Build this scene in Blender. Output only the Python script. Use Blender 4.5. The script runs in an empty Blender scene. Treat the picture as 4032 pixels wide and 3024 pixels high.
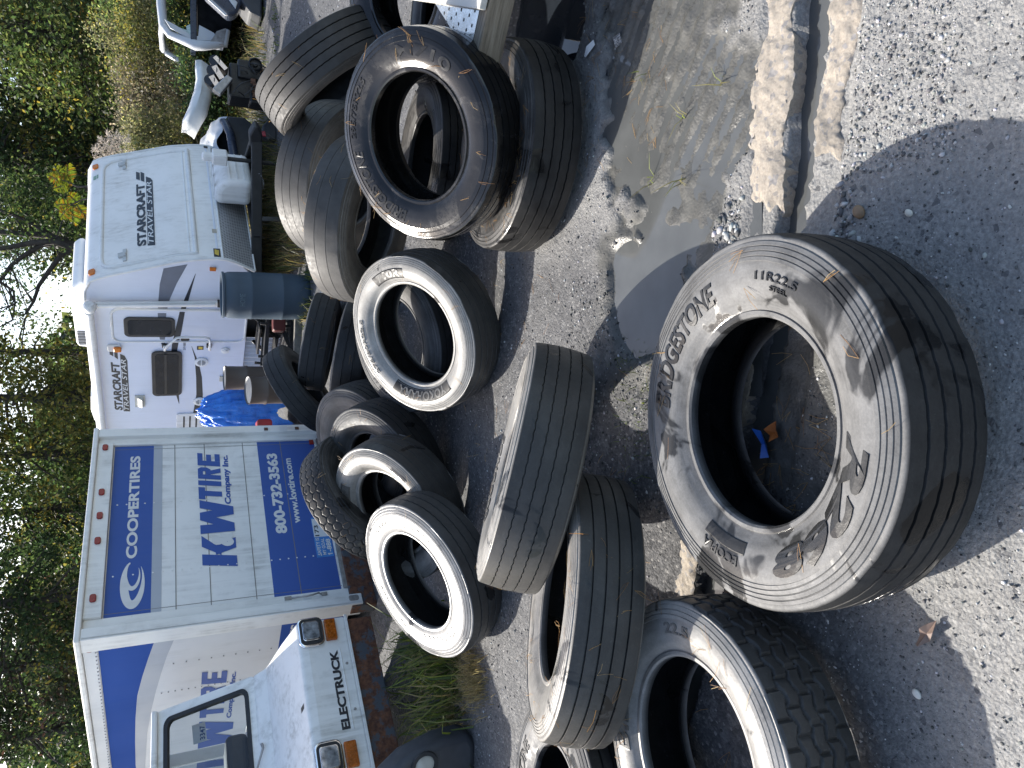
import bpy, math, random
import numpy as np
from mathutils import Matrix, Vector

# ---------------------------------------------------------------- camera, sky, sun, exposure
sc = bpy.context.scene
COL = sc.collection
R = math.radians
PITCH, CAM_H, F_PX = R(25.8), 1.72, 2795.0
cam = bpy.data.cameras.new('camera')
cam.sensor_fit = 'HORIZONTAL'
cam.sensor_width = 36.0
cam.lens = 36.0 * F_PX / 4032.0
cam.clip_start = 0.05
cam.clip_end = 500.0
cam_ob = bpy.data.objects.new('camera', cam)
COL.objects.link(cam_ob)
# the phone was held upright but the picture is stored on its side: image right = down in the world, image up = world right
right_ax = Vector((0, -math.sin(PITCH), -math.cos(PITCH)))
up_ax = Vector((1, 0, 0))
back_ax = Vector((0, -math.cos(PITCH), math.sin(PITCH)))
M = Matrix((right_ax, up_ax, back_ax)).transposed().to_4x4()
M.translation = (0, 0, CAM_H)
cam_ob.matrix_world = M
sc.camera = cam_ob

SUN_DIR = Vector((-0.655, 0.756, 0.82)).normalized()
SUN_EL = math.asin(SUN_DIR.z)
SUN_AZ = math.atan2(SUN_DIR.x, SUN_DIR.y)
world = bpy.data.worlds.new('World')
sc.world = world
world.use_nodes = True
wn = world.node_tree
wn.nodes.clear()
sky = wn.nodes.new('ShaderNodeTexSky')
sky.sky_type = 'NISHITA'
sky.sun_disc = False
sky.sun_elevation = SUN_EL
sky.sun_rotation = SUN_AZ
sky.air_density = 1.0
sky.dust_density = 2.6
sky.ozone_density = 0.6
bg = wn.nodes.new('ShaderNodeBackground')
bg.inputs['Strength'].default_value = 0.15
wo = wn.nodes.new('ShaderNodeOutputWorld')
wn.links.new(sky.outputs[0], bg.inputs[0])
wn.links.new(bg.outputs[0], wo.inputs[0])
sun = bpy.data.lights.new('sun', 'SUN')
sun.energy = 4.4
sun.angle = R(0.5)
sun.color = (1.0, 0.95, 0.87)
sun_ob = bpy.data.objects.new('sun', sun)
COL.objects.link(sun_ob)
sun_ob.rotation_mode = 'QUATERNION'
sun_ob.rotation_quaternion = SUN_DIR.to_track_quat('Z', 'Y')
sc.view_settings.view_transform = 'Standard'
sc.view_settings.look = 'None'
sc.view_settings.gamma = 1.0
sc.view_settings.exposure = 1.1
sc.cycles.max_bounces = 6
sc.cycles.transparent_max_bounces = 12

rng = np.random.default_rng(7)
random.seed(7)

# ---------------------------------------------------------------- material helpers
def nm(name):
    m = bpy.data.materials.new(name)
    m.use_nodes = True
    nt = m.node_tree
    nt.nodes.clear()
    out = nt.nodes.new('ShaderNodeOutputMaterial')
    b = nt.nodes.new('ShaderNodeBsdfPrincipled')
    nt.links.new(b.outputs[0], out.inputs[0])
    return m, nt, b, out

class N:
    """small node-graph helper"""
    def __init__(s, nt, space='Object'):
        s.nt = nt
        tc = nt.nodes.new('ShaderNodeTexCoord')
        s.co = tc.outputs[space]
    def noise(s, scale, detail=4, rough=0.55, co=None, dist=0.0):
        n = s.nt.nodes.new('ShaderNodeTexNoise')
        n.inputs['Scale'].default_value = scale
        n.inputs['Detail'].default_value = detail
        n.inputs['Roughness'].default_value = rough
        n.inputs['Distortion'].default_value = dist
        s.nt.links.new(co or s.co, n.inputs['Vector'])
        return n.outputs['Fac']
    def voro(s, scale, feature='F1', out='Distance', co=None):
        n = s.nt.nodes.new('ShaderNodeTexVoronoi')
        n.feature = feature
        n.inputs['Scale'].default_value = scale
        s.nt.links.new(co or s.co, n.inputs['Vector'])
        return n.outputs[out]
    def scaled(s, v):
        n = s.nt.nodes.new('ShaderNodeMapping')
        n.inputs['Scale'].default_value = v
        s.nt.links.new(s.co, n.inputs['Vector'])
        return n.outputs[0]
    def ramp(s, fac, stops):
        n = s.nt.nodes.new('ShaderNodeValToRGB')
        e = n.color_ramp.elements
        while len(e) < len(stops):
            e.new(0.5)
        for i, (p, c) in enumerate(stops):
            e[i].position = p
            e[i].color = (*c, 1) if isinstance(c, (tuple, list)) else (c, c, c, 1)
        s.nt.links.new(fac, n.inputs[0])
        return n.outputs[0]
    def mix(s, fac, a, b):
        n = s.nt.nodes.new('ShaderNodeMix')
        n.data_type = 'RGBA'
        for v, i in ((fac, 0), (a, 6), (b, 7)):
            if isinstance(v, (int, float)):
                n.inputs[i].default_value = v if i == 0 else (v, v, v, 1)
            elif isinstance(v, (tuple, list)):
                n.inputs[i].default_value = (*v, 1)
            else:
                s.nt.links.new(v, n.inputs[i])
        return n.outputs[2]
    def math(s, op, a, b=0.0):
        n = s.nt.nodes.new('ShaderNodeMath')
        n.operation = op
        n.use_clamp = op in ('MULTIPLY', 'ADD') and False
        for v, i in ((a, 0), (b, 1)):
            if isinstance(v, (int, float)):
                n.inputs[i].default_value = v
            else:
                s.nt.links.new(v, n.inputs[i])
        return n.outputs[0]
    def attr(s, name, out='Fac'):
        n = s.nt.nodes.new('ShaderNodeAttribute')
        n.attribute_name = name
        return n.outputs[out]
    def bump(s, bsdf, h, strength=0.3, dist=0.01):
        n = s.nt.nodes.new('ShaderNodeBump')
        n.inputs['Strength'].default_value = strength
        n.inputs['Distance'].default_value = dist
        s.nt.links.new(h, n.inputs['Height'])
        s.nt.links.new(n.outputs[0], bsdf.inputs['Normal'])
    def set(s, bsdf, key, v):
        if isinstance(v, (int, float)):
            bsdf.inputs[key].default_value = v
        elif isinstance(v, (tuple, list)):
            bsdf.inputs[key].default_value = (*v, 1)
        else:
            s.nt.links.new(v, bsdf.inputs[key])

def simple(name, col, rough=0.5, metal=0.0, var=0.15, scale=9.0, bump=0.0, spec=None):
    m, nt, b, o = nm(name)
    g = N(nt)
    f = g.noise(scale, 5)
    c1 = tuple(max(0, c * (1 - var)) for c in col)
    c2 = tuple(min(1, c * (1 + var)) for c in col)
    g.set(b, 'Base Color', g.ramp(f, [(0.3, c1), (0.7, c2)]))
    g.set(b, 'Roughness', g.ramp(g.noise(scale * 2.3, 3), [(0.3, max(0.02, rough - 0.08)), (0.7, min(1, rough + 0.08))]))
    b.inputs['Metallic'].default_value = metal
    if spec is not None:
        b.inputs['Specular IOR Level'].default_value = spec
    if bump:
        g.bump(b, g.noise(scale * 6, 4), bump, 0.005)
    return m

def dirty_paint(name, col, dirt=(0.16, 0.14, 0.11), amount=0.5, rough=0.35, streak=True, rust=0.0, spec=0.5):
    m, nt, b, o = nm(name)
    g = N(nt)
    f1 = g.noise(3.0, 6, 0.65)
    f2 = g.noise(1.0, 5, 0.6, g.scaled((22, 22, 1.4))) if streak else g.noise(14, 5)
    d = g.math('MULTIPLY', g.ramp(f1, [(0.42, 0.0), (0.75, 1.0)]), g.ramp(f2, [(0.4, 0.0), (0.72, 1.0)]))
    d = g.math('MULTIPLY', d, amount)
    base = g.ramp(g.noise(1.7, 3), [(0.3, tuple(c * 0.93 for c in col)), (0.7, col)])
    c = g.mix(d, base, dirt)
    if rust > 0:
        rr = g.ramp(g.noise(7.0, 8, 0.75), [(1 - rust - 0.03, 0.0), (1 - rust + 0.03, 1.0)])
        c = g.mix(rr, c, g.ramp(g.noise(30, 4), [(0.3, (0.05, 0.02, 0.012)), (0.7, (0.17, 0.07, 0.035))]))
        g.set(b, 'Roughness', g.mix(rr, rough, 0.85))
    else:
        g.set(b, 'Roughness', g.ramp(f1, [(0.3, rough), (0.7, min(1, rough + 0.2))]))
    g.set(b, 'Base Color', c)
    b.inputs['Specular IOR Level'].default_value = spec
    g.bump(b, g.noise(2.2, 3), 0.05, 0.02)
    return m

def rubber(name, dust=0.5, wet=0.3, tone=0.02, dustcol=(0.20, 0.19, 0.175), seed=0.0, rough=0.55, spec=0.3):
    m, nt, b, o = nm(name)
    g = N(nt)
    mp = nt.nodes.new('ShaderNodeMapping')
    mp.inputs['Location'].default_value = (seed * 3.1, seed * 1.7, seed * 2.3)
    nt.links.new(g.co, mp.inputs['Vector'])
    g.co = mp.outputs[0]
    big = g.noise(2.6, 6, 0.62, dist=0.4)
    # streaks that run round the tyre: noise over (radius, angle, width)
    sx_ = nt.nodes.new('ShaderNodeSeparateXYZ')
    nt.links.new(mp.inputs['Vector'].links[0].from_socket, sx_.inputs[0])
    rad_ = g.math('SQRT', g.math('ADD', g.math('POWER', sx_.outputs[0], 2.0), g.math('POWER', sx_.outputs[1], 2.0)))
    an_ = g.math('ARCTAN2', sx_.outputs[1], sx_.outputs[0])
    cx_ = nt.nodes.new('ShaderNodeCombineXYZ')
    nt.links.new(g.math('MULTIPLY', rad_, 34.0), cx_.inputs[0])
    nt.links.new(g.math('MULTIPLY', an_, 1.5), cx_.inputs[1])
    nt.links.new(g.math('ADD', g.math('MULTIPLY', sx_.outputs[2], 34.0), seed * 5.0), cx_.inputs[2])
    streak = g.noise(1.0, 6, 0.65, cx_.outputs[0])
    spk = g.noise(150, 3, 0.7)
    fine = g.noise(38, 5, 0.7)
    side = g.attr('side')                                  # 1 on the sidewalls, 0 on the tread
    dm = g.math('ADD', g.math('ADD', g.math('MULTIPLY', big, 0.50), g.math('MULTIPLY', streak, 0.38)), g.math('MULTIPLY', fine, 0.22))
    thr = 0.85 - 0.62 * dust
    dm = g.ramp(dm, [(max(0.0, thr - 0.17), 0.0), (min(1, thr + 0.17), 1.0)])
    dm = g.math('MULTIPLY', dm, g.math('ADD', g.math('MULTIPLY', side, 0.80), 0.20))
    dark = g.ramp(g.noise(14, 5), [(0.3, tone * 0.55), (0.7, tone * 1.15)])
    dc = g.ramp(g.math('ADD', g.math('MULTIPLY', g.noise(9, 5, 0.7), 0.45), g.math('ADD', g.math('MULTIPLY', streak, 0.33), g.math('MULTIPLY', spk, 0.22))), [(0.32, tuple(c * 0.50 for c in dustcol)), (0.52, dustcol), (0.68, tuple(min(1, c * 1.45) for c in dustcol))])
    # brushed scuff marks
    scf = g.ramp(g.noise(60, 3, 0.6, dist=1.5), [(0.62, 0.0), (0.78, 0.22)])
    wetm = g.ramp(g.noise(3.7, 4, 0.55, dist=0.8), [(0.72 - 0.35 * wet, 0.0), (0.76 - 0.35 * wet, 1.0)])
    if wet <= 0:
        wetm = g.math('MULTIPLY', wetm, 0.0)
    col = g.mix(dm, dark, dc)
    col = g.mix(scf, col, tuple(c * 1.1 for c in dustcol))
    col = g.mix(g.math('MULTIPLY', wetm, 0.78), col, g.math('MULTIPLY', dark, 0.8))
    g.set(b, 'Base Color', col)
    g.set(b, 'Roughness', g.mix(wetm, g.ramp(fine, [(0.3, rough - 0.12), (0.7, rough + 0.12)]), 0.13))
    g.set(b, 'Specular IOR Level', g.math('ADD', g.math('MULTIPLY', side, 0.12), spec))
    g.bump(b, g.math('ADD', g.math('MULTIPLY', fine, 0.5), g.math('ADD', g.math('MULTIPLY', spk, 0.6), g.math('MULTIPLY', streak, 0.5))), 0.35, 0.0022)
    return m

# ---------------------------------------------------------------- mesh helpers
class MB:
    def __init__(s):
        s.v, s.f = [], []
    def add(s, verts, faces):
        o = len(s.v)
        s.v.extend([tuple(p) for p in verts])
        s.f.extend([tuple(i + o for i in f) for f in faces])
        return s
    def box(s, x0, x1, y0, y1, z0, z1):
        v = [(x, y, z) for z in (z0, z1) for y in (y0, y1) for x in (x0, x1)]
        return s.add(v, [(0, 2, 3, 1), (4, 5, 7, 6), (0, 1, 5, 4), (2, 6, 7, 3), (0, 4, 6, 2), (1, 3, 7, 5)])
    def bar(s, a, b, w, h, up=(0, 0, 1)):
        a, b = Vector(a), Vector(b)
        d = (b - a).normalized()
        u = Vector(up)
        x = d.cross(u)
        if x.length < 1e-4:
            x = d.cross(Vector((1, 0, 0)))
        x.normalize()
        u = x.cross(d)
        v = [p + x * sx * w / 2 + u * su * h / 2 for p in (a, b) for sx, su in ((-1, -1), (1, -1), (1, 1), (-1, 1))]
        return s.add(v, [(3, 2, 1, 0), (4, 5, 6, 7), (0, 1, 5, 4), (1, 2, 6, 5), (2, 3, 7, 6), (3, 0, 4, 7)])
    def tube(s, pts, r, n=10, cap=True):
        pts = [Vector(p) for p in pts]
        rs = r if isinstance(r, (list, tuple)) else [r] * len(pts)
        t = (pts[1] - pts[0]).normalized()
        u = t.orthogonal().normalized()
        vs = []
        for i, p in enumerate(pts):
            if 0 < i < len(pts) - 1:
                t = ((pts[i + 1] - p).normalized() + (p - pts[i - 1]).normalized())
            elif i:
                t = p - pts[i - 1]
            t = t.normalized() if t.length > 1e-9 else Vector((0, 0, 1))
            u = (u - t * u.dot(t))
            u = u.normalized() if u.length > 1e-6 else t.orthogonal().normalized()
            w = t.cross(u)
            for k in range(n):
                a = 2 * math.pi * k / n
                vs.append(p + (u * math.cos(a) + w * math.sin(a)) * rs[i])
        fs = []
        for i in range(len(pts) - 1):
            for k in range(n):
                a, b_ = i * n + k, i * n + (k + 1) % n
                fs.append((a, b_, b_ + n, a + n))
        if cap:
            fs.append(tuple(reversed(range(n))))
            fs.append(tuple(range((len(pts) - 1) * n, len(pts) * n)))
        return s.add(vs, fs)
    def lathe(s, prof, n=32, c=(0, 0, 0), close=False):
        vs = []
        for r, z in prof:
            for k in range(n):
                a = 2 * math.pi * k / n
                vs.append((c[0] + r * math.cos(a), c[1] + r * math.sin(a), c[2] + z))
        fs = []
        m = len(prof)
        for i in range(m if close else m - 1):
            for k in range(n):
                a, b_ = i * n + k, i * n + (k + 1) % n
                j = (i + 1) % m
                fs.append((a, b_, j * n + (k + 1) % n, j * n + k))
        return s.add(vs, fs)
    def prism(s, poly, fn, d0, d1):
        """poly 2-D outline; fn(a, b, d) -> 3-D; extruded from d0 to d1"""
        n = len(poly)
        v = [fn(a, b, d0) for a, b in poly] + [fn(a, b, d1) for a, b in poly]
        f = [tuple(reversed(range(n))), tuple(range(n, 2 * n))]
        f += [(i, (i + 1) % n, n + (i + 1) % n, n + i) for i in range(n)]
        return s.add(v, f)
    def obj(s, name, mat, parent=None, smooth=None, bevel=0.0, matrix=None, seg=2):
        me = bpy.data.meshes.new(name)
        me.from_pydata(s.v, [], s.f)
        me.update()
        return mesh_obj(name, me, mat, parent, smooth, bevel, matrix, seg)

def mesh_obj(name, me, mat, parent=None, smooth=None, bevel=0.0, matrix=None, seg=2):
    if mat is not None:
        me.materials.append(mat)
    ob = bpy.data.objects.new(name, me)
    COL.objects.link(ob)
    if smooth is not None:
        me.polygons.foreach_set('use_smooth', [True] * len(me.polygons))
        if smooth < 179:
            me.set_sharp_from_angle(angle=R(smooth))
    if bevel > 0:
        b = ob.modifiers.new('bevel', 'BEVEL')
        b.width = bevel
        b.segments = seg
        b.limit_method = 'ANGLE'
    if parent is not None:
        ob.parent = parent
    if matrix is not None:
        if parent is None:
            ob.matrix_world = matrix
        else:
            ob.matrix_local = matrix
    return ob

def np_obj(name, v, f, mat, parent=None, smooth=None, attrs=None, matrix=None, cols=None):
    """v (n,3) array, f (m,k) array of equal-sized faces"""
    me = bpy.data.meshes.new(name)
    v = np.asarray(v, np.float32)
    f = np.asarray(f, np.int32)
    m, k = f.shape
    me.vertices.add(len(v))
    me.vertices.foreach_set('co', v.ravel())
    me.loops.add(m * k)
    me.loops.foreach_set('vertex_index', f.ravel())
    me.polygons.add(m)
    me.polygons.foreach_set('loop_start', np.arange(0, m * k, k, dtype=np.int32))
    me.update(calc_edges=True)
    for an, av in (attrs or {}).items():
        a = me.attributes.new(an, 'FLOAT', 'POINT')
        a.data.foreach_set('value', np.asarray(av, np.float32))
    if cols is not None:
        a = me.color_attributes.new('Col', 'FLOAT_COLOR', 'POINT')
        c4 = np.concatenate([np.asarray(cols, np.float32), np.ones((len(cols), 1), np.float32)], 1)
        a.data.foreach_set('color', c4.ravel())
    return mesh_obj(name, me, mat, parent, smooth, 0, matrix)

def empty(name, label, cat, matrix=None, loc=None, group=None):
    o = bpy.data.objects.new(name, None)
    COL.objects.link(o)
    o.empty_display_size = 0.1
    if matrix is not None:
        o.matrix_world = matrix
    if loc is not None:
        o.location = loc
    return tag(o, label, cat, group)

def tag(o, label, cat, group=None):
    o['label'] = label
    o['category'] = cat
    if group:
        o['group'] = group
    return o

def kind(o, k):
    o['kind'] = k
    return o

_tc = {}
def text_geo(txt, bold=0.0, shear=0.0, spacing=1.0):
    key = (txt, bold, shear, spacing)
    if key not in _tc:
        cu = bpy.data.curves.new('t', 'FONT')
        cu.body = txt
        cu.size = 1.0
        cu.offset = bold
        cu.shear = shear
        cu.space_character = spacing
        cu.resolution_u = 4
        ob = bpy.data.objects.new('t', cu)
        COL.objects.link(ob)
        bpy.context.view_layer.update()
        me = bpy.data.meshes.new_from_object(ob.evaluated_get(bpy.context.evaluated_depsgraph_get()))
        v = np.array([p.co[:2] for p in me.vertices]).reshape(-1, 2)
        f = [tuple(p.vertices) for p in me.polygons]
        bpy.data.objects.remove(ob)
        bpy.data.curves.remove(cu)
        bpy.data.meshes.remove(me)
        _tc[key] = (v, f)
    v, f = _tc[key]
    return v.copy(), f

def decal_text(txt, fn, a0, a1, b0, b1, mat, parent, name='lettering', bold=0.02, shear=0.0, off=0.003, spacing=1.0):
    """text fitted to the rectangle a0..a1 x b0..b1 of a surface; fn(a, b, d) -> 3-D point d in front of the surface"""
    v, f = text_geo(txt, bold, shear, spacing)
    lo, hi = v.min(0), v.max(0)
    a = a0 + (v[:, 0] - lo[0]) / (hi[0] - lo[0]) * (a1 - a0)
    b = b0 + (v[:, 1] - lo[1]) / (hi[1] - lo[1]) * (b1 - b0)
    mb = MB().add([fn(x, y, off) for x, y in zip(a, b)], f)
    return mb.obj(name, mat, parent)

def decal_poly(polys, fn, mat, parent, name, off=0.0015):
    mb = MB()
    for poly in polys:
        mb.add([fn(a, b, off) for a, b in poly], [tuple(range(len(poly)))])
    return mb.obj(name, mat, parent)

def ribbon(top, bot, fn, mat, parent, name, off=0.0015):
    """strip between two polylines with the same number of points"""
    n = len(top)
    v = [fn(a, b, off) for a, b in top] + [fn(a, b, off) for a, b in bot]
    return MB().add(v, [(i, n + i, n + i + 1, i + 1) for i in range(n - 1)]).obj(name, mat, parent)

def rrect(a0, a1, b0, b1, r, n=5):
    out = []
    for cx, cy, s in ((a1 - r, b1 - r, 0), (a0 + r, b1 - r, 90), (a0 + r, b0 + r, 180), (a1 - r, b0 + r, 270)):
        for k in range(n + 1):
            t = R(s + 90 * k / n)
            out.append((cx + r * math.cos(t), cy + r * math.sin(t)))
    return out

# ---------------------------------------------------------------- value noise for geometry
_perm = rng.random((256, 256))
def vnoise(x, y):
    xi, yi = np.floor(x).astype(int), np.floor(y).astype(int)
    fx, fy = x - xi, y - yi
    fx, fy = fx * fx * (3 - 2 * fx), fy * fy * (3 - 2 * fy)
    g = lambda i, j: _perm[(xi + i) & 255, (yi + j) & 255]
    return (g(0, 0) * (1 - fx) + g(1, 0) * fx) * (1 - fy) + (g(0, 1) * (1 - fx) + g(1, 1) * fx) * fy
def fbm(x, y, o=4):
    s, a, t = 0, 0.5, 0
    for _ in range(o):
        s = s + a * vnoise(x, y)
        t += a
        x, y, a = x * 2.03 + 17.3, y * 2.03 + 5.1, a * 0.5
    return s / t
def sstep(a, b, x):
    t = np.clip((x - a) / (b - a), 0, 1)
    return t * t * (3 - 2 * t)

# ================================================================ GROUND
FAR_IN = ([-3, -1.2, -0.65, -0.3, 0.2, 0.66, 1.17, 1.8, 4], [2.6, 2.2, 2.03, 1.86, 1.72, 1.63, 1.58, 1.53, 1.45])
NEAR_IN = ([-3, -1.2, -0.65, -0.3, 0.2, 0.69, 1.11, 1.8, 4], [2.45, 2.05, 1.88, 1.72, 1.6, 1.51, 1.45, 1.38, 1.2])
def slope(x, y):
    t = np.maximum(0, y - 6.3)
    t = np.where(t < 1.5, t * t / 3.0, t - 0.75)
    return 0.066 * np.minimum(t, 12) + 0.02 * np.maximum(0, t - 12) + 0.03 * np.clip(x - 1.5, 0, 8) * np.clip(t / 4, 0, 1)
def mudmask(x, y):
    n = fbm(x * 3.1 + 3, y * 3.1) - 0.5 + 0.7 * (fbm(x * 11 + 3, y * 11 + 9) - 0.5)
    e = (np.where(x > 1.2, np.minimum(x - 1.2, 0.25) + 0.3 * np.maximum(x - 1.45, 0), (x - 1.2) * 1.0) / 0.95) ** 2 + ((y - 2.17) / 0.42) ** 2 + n * 2.4
    return 1 - sstep(0.75, 1.25, e)
def pool(x, y, cx, cy, rx, ry, k):
    n = fbm(x * 5 + k, y * 5 + 2 * k) - 0.5
    return 1 - sstep(0.5, 1.2, ((x - cx) / rx) ** 2 + ((y - cy) / ry) ** 2 + n * 1.1)
def ground_z(x, y):
    x, y = np.asarray(x, float), np.asarray(y, float)
    z = slope(x, y)
    near = 1 - sstep(7, 12, np.hypot(x, y))
    z = z + near * ((fbm(x * 1.3, y * 1.3, 3) - 0.5) * 0.022 + (fbm(x * 14, y * 14, 4) - 0.5) * 0.011)
    z = z + near * 0.010 * np.maximum(0, fbm(x * 42 + 9, y * 42, 2) - 0.55)
    m = mudmask(x, y)
    ang = x * 0.62 + y * 0.78
    track = np.maximum(0, np.sin(ang * 95 + 2.2 * fbm(x * 4, y * 4))) * sstep(-0.2, 0.1, 0.22 - np.abs((y - 2.15) * 0.6 - (x - 1.15) * 0.8 + 0.05))
    z = z + m * (-0.012 + (fbm(x * 11 + 4, y * 11 + 8, 4) - 0.5) * 0.020 + 0.013 * track)
    z = z + near * 0.014 * sstep(1.85, 2.05, y) * (1 - m) * sstep(0.15, 0.28, y - np.interp(x, *FAR_IN))
    rdg = sstep(-0.80, -0.70, x) * (1 - sstep(-0.50, -0.42, x)) * (1 - sstep(1.10, 1.22, y))
    z = z + 0.005 * rdg * np.sin((x + 0.28 * y) * 165 + 2.5 * fbm(x * 6, y * 6)) * (0.4 + fbm(x * 20, y * 20))
    z = z - 0.040 * pool(x, y, 0.36, 2.36, 0.27, 0.27, 1.0) - 0.040 * pool(x, y, 1.9, 3.15, 0.42, 0.42, 5.0)
    yf, yn = np.interp(x, *FAR_IN), np.interp(x, *NEAR_IN)
    w = (fbm(x * 8, y * 3 + 30, 3) - 0.5) * 0.03
    tr = sstep(0, 0.02, y - yn + w) * sstep(0, 0.02, yf - y + w) * sstep(-2.0, -1.4, x)
    z = z - 0.12 * tr
    # bed under the concrete kerbs
    kb = sstep(0, 0.02, y - (yn - 0.13)) * sstep(0, 0.02, yf + 0.13 - y) * sstep(-1.2, -0.8, x)
    z = np.where(tr > 0.02, z, z - 0.014 * kb * (np.abs(x) < 3))
    return z

xs = np.concatenate([np.linspace(-120, -8, 16), np.linspace(-7.5, -3.1, 20), np.linspace(-3, 3, 400), np.linspace(3.1, 7.5, 24), np.linspace(8, 120, 18)])
ys = np.concatenate([np.linspace(-30, 0.3, 10), np.linspace(0.6, 4.2, 250), np.linspace(4.24, 9, 120), np.linspace(9.1, 20, 60), np.linspace(22, 160, 20)])
GX, GY = np.meshgrid(xs, ys)
GZ = ground_z(GX, GY)
nx, ny = len(xs), len(ys)
idx = np.arange(nx * ny).reshape(ny, nx)
gf = np.stack([idx[:-1, :-1], idx[:-1, 1:], idx[1:, 1:], idx[1:, :-1]], -1).reshape(-1, 4)
mud_shade_a = np.clip(mudmask(GX, GY) + pool(GX, GY, 0.36, 2.36, 0.40, 0.36, 1.0) + pool(GX, GY, -0.1, 1.46, 0.34, 0.34, 9.0), 0, 1)  # last disc: wet earth, with the tyre opening's shade put into its colour
dust_a = (1 - sstep(1.15, 1.9, GY - 0.35 * (GX - 0.2) + (fbm(GX * 2, GY * 2) - 0.5) * 0.9)) * 1.0
dust_b = sstep(0.50, 0.72, fbm(GX * 0.9 + 31, GY * 0.9 + 11)) * (1 - sstep(3.0, 4.2, GY)) * sstep(-0.6, 0.3, GX) * 0.85
dust_a = np.clip(np.maximum(dust_a, dust_b), 0, 1)

gm, nt, b, o = nm('yard_ground')
g = N(nt)
mudv, dustv = g.attr('mud'), g.attr('dust')
chipn = g.voro(95, 'F1', 'Color')
chip = g.ramp(chipn, [(0.0, (0.022, 0.024, 0.028)), (0.55, (0.06, 0.062, 0.068)), (0.80, (0.12, 0.12, 0.125)), (0.92, (0.34, 0.33, 0.32))])
chip2 = g.ramp(g.voro(34, 'F1', 'Color'), [(0.0, (0.03, 0.032, 0.036)), (0.7, (0.085, 0.085, 0.09)), (0.95, (0.2, 0.2, 0.2))])
grav = g.mix(0.42, chip, chip2)
patch = g.ramp(g.noise(0.9, 5, 0.6), [(0.35, 0.0), (0.68, 1.0)])
grav = g.mix(g.math('MULTIPLY', patch, 0.5), grav, (0.12, 0.118, 0.112))
fine = g.noise(210, 4, 0.75)
dcol = g.ramp(g.noise(75, 8, 0.8), [(0.26, (0.075, 0.076, 0.08)), (0.5, (0.225, 0.222, 0.214)), (0.74, (0.40, 0.39, 0.37))])
dcol = g.mix(g.ramp(g.voro(60, 'F1', 'Color'), [(0.86, 0.0), (0.9, 0.8)]), dcol, (0.06, 0.062, 0.068))
dcol = g.mix(g.ramp(g.noise(4.5, 6, 0.65), [(0.4, 0.0), (0.7, 0.5)]), dcol, (0.15, 0.15, 0.15))
c = g.mix(dustv, grav, dcol)
mcol = g.ramp(g.noise(16, 6, 0.65), [(0.3, (0.044, 0.044, 0.041)), (0.7, (0.098, 0.097, 0.089))])
c = g.mix(mudv, c, mcol)
g.set(b, 'Base Color', c)
rgh = g.mix(mudv, g.ramp(g.noise(50, 3), [(0.3, 0.6), (0.7, 0.95)]), g.ramp(g.noise(9, 4), [(0.42, 0.25), (0.62, 0.75)]))
g.set(b, 'Roughness', rgh)
b.inputs['Specular IOR Level'].default_value = 0.4
hb = g.math('ADD', g.math('MULTIPLY', g.voro(95), -0.8), g.math('ADD', g.noise(160, 4, 0.7), g.math('MULTIPLY', g.noise(48, 4, 0.7), 1.3)))
g.bump(b, g.math('MULTIPLY', hb, g.math('SUBTRACT', 1.0, g.math('MULTIPLY', mudv, 0.72))), 0.75, 0.006)
ground = kind(np_obj('ground', np.stack([GX, GY, GZ], -1).reshape(-1, 3), gf, gm, smooth=180,
                     attrs={'mud': mud_shade_a.ravel(), 'dust': dust_a.ravel()}), 'structure')

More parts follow.
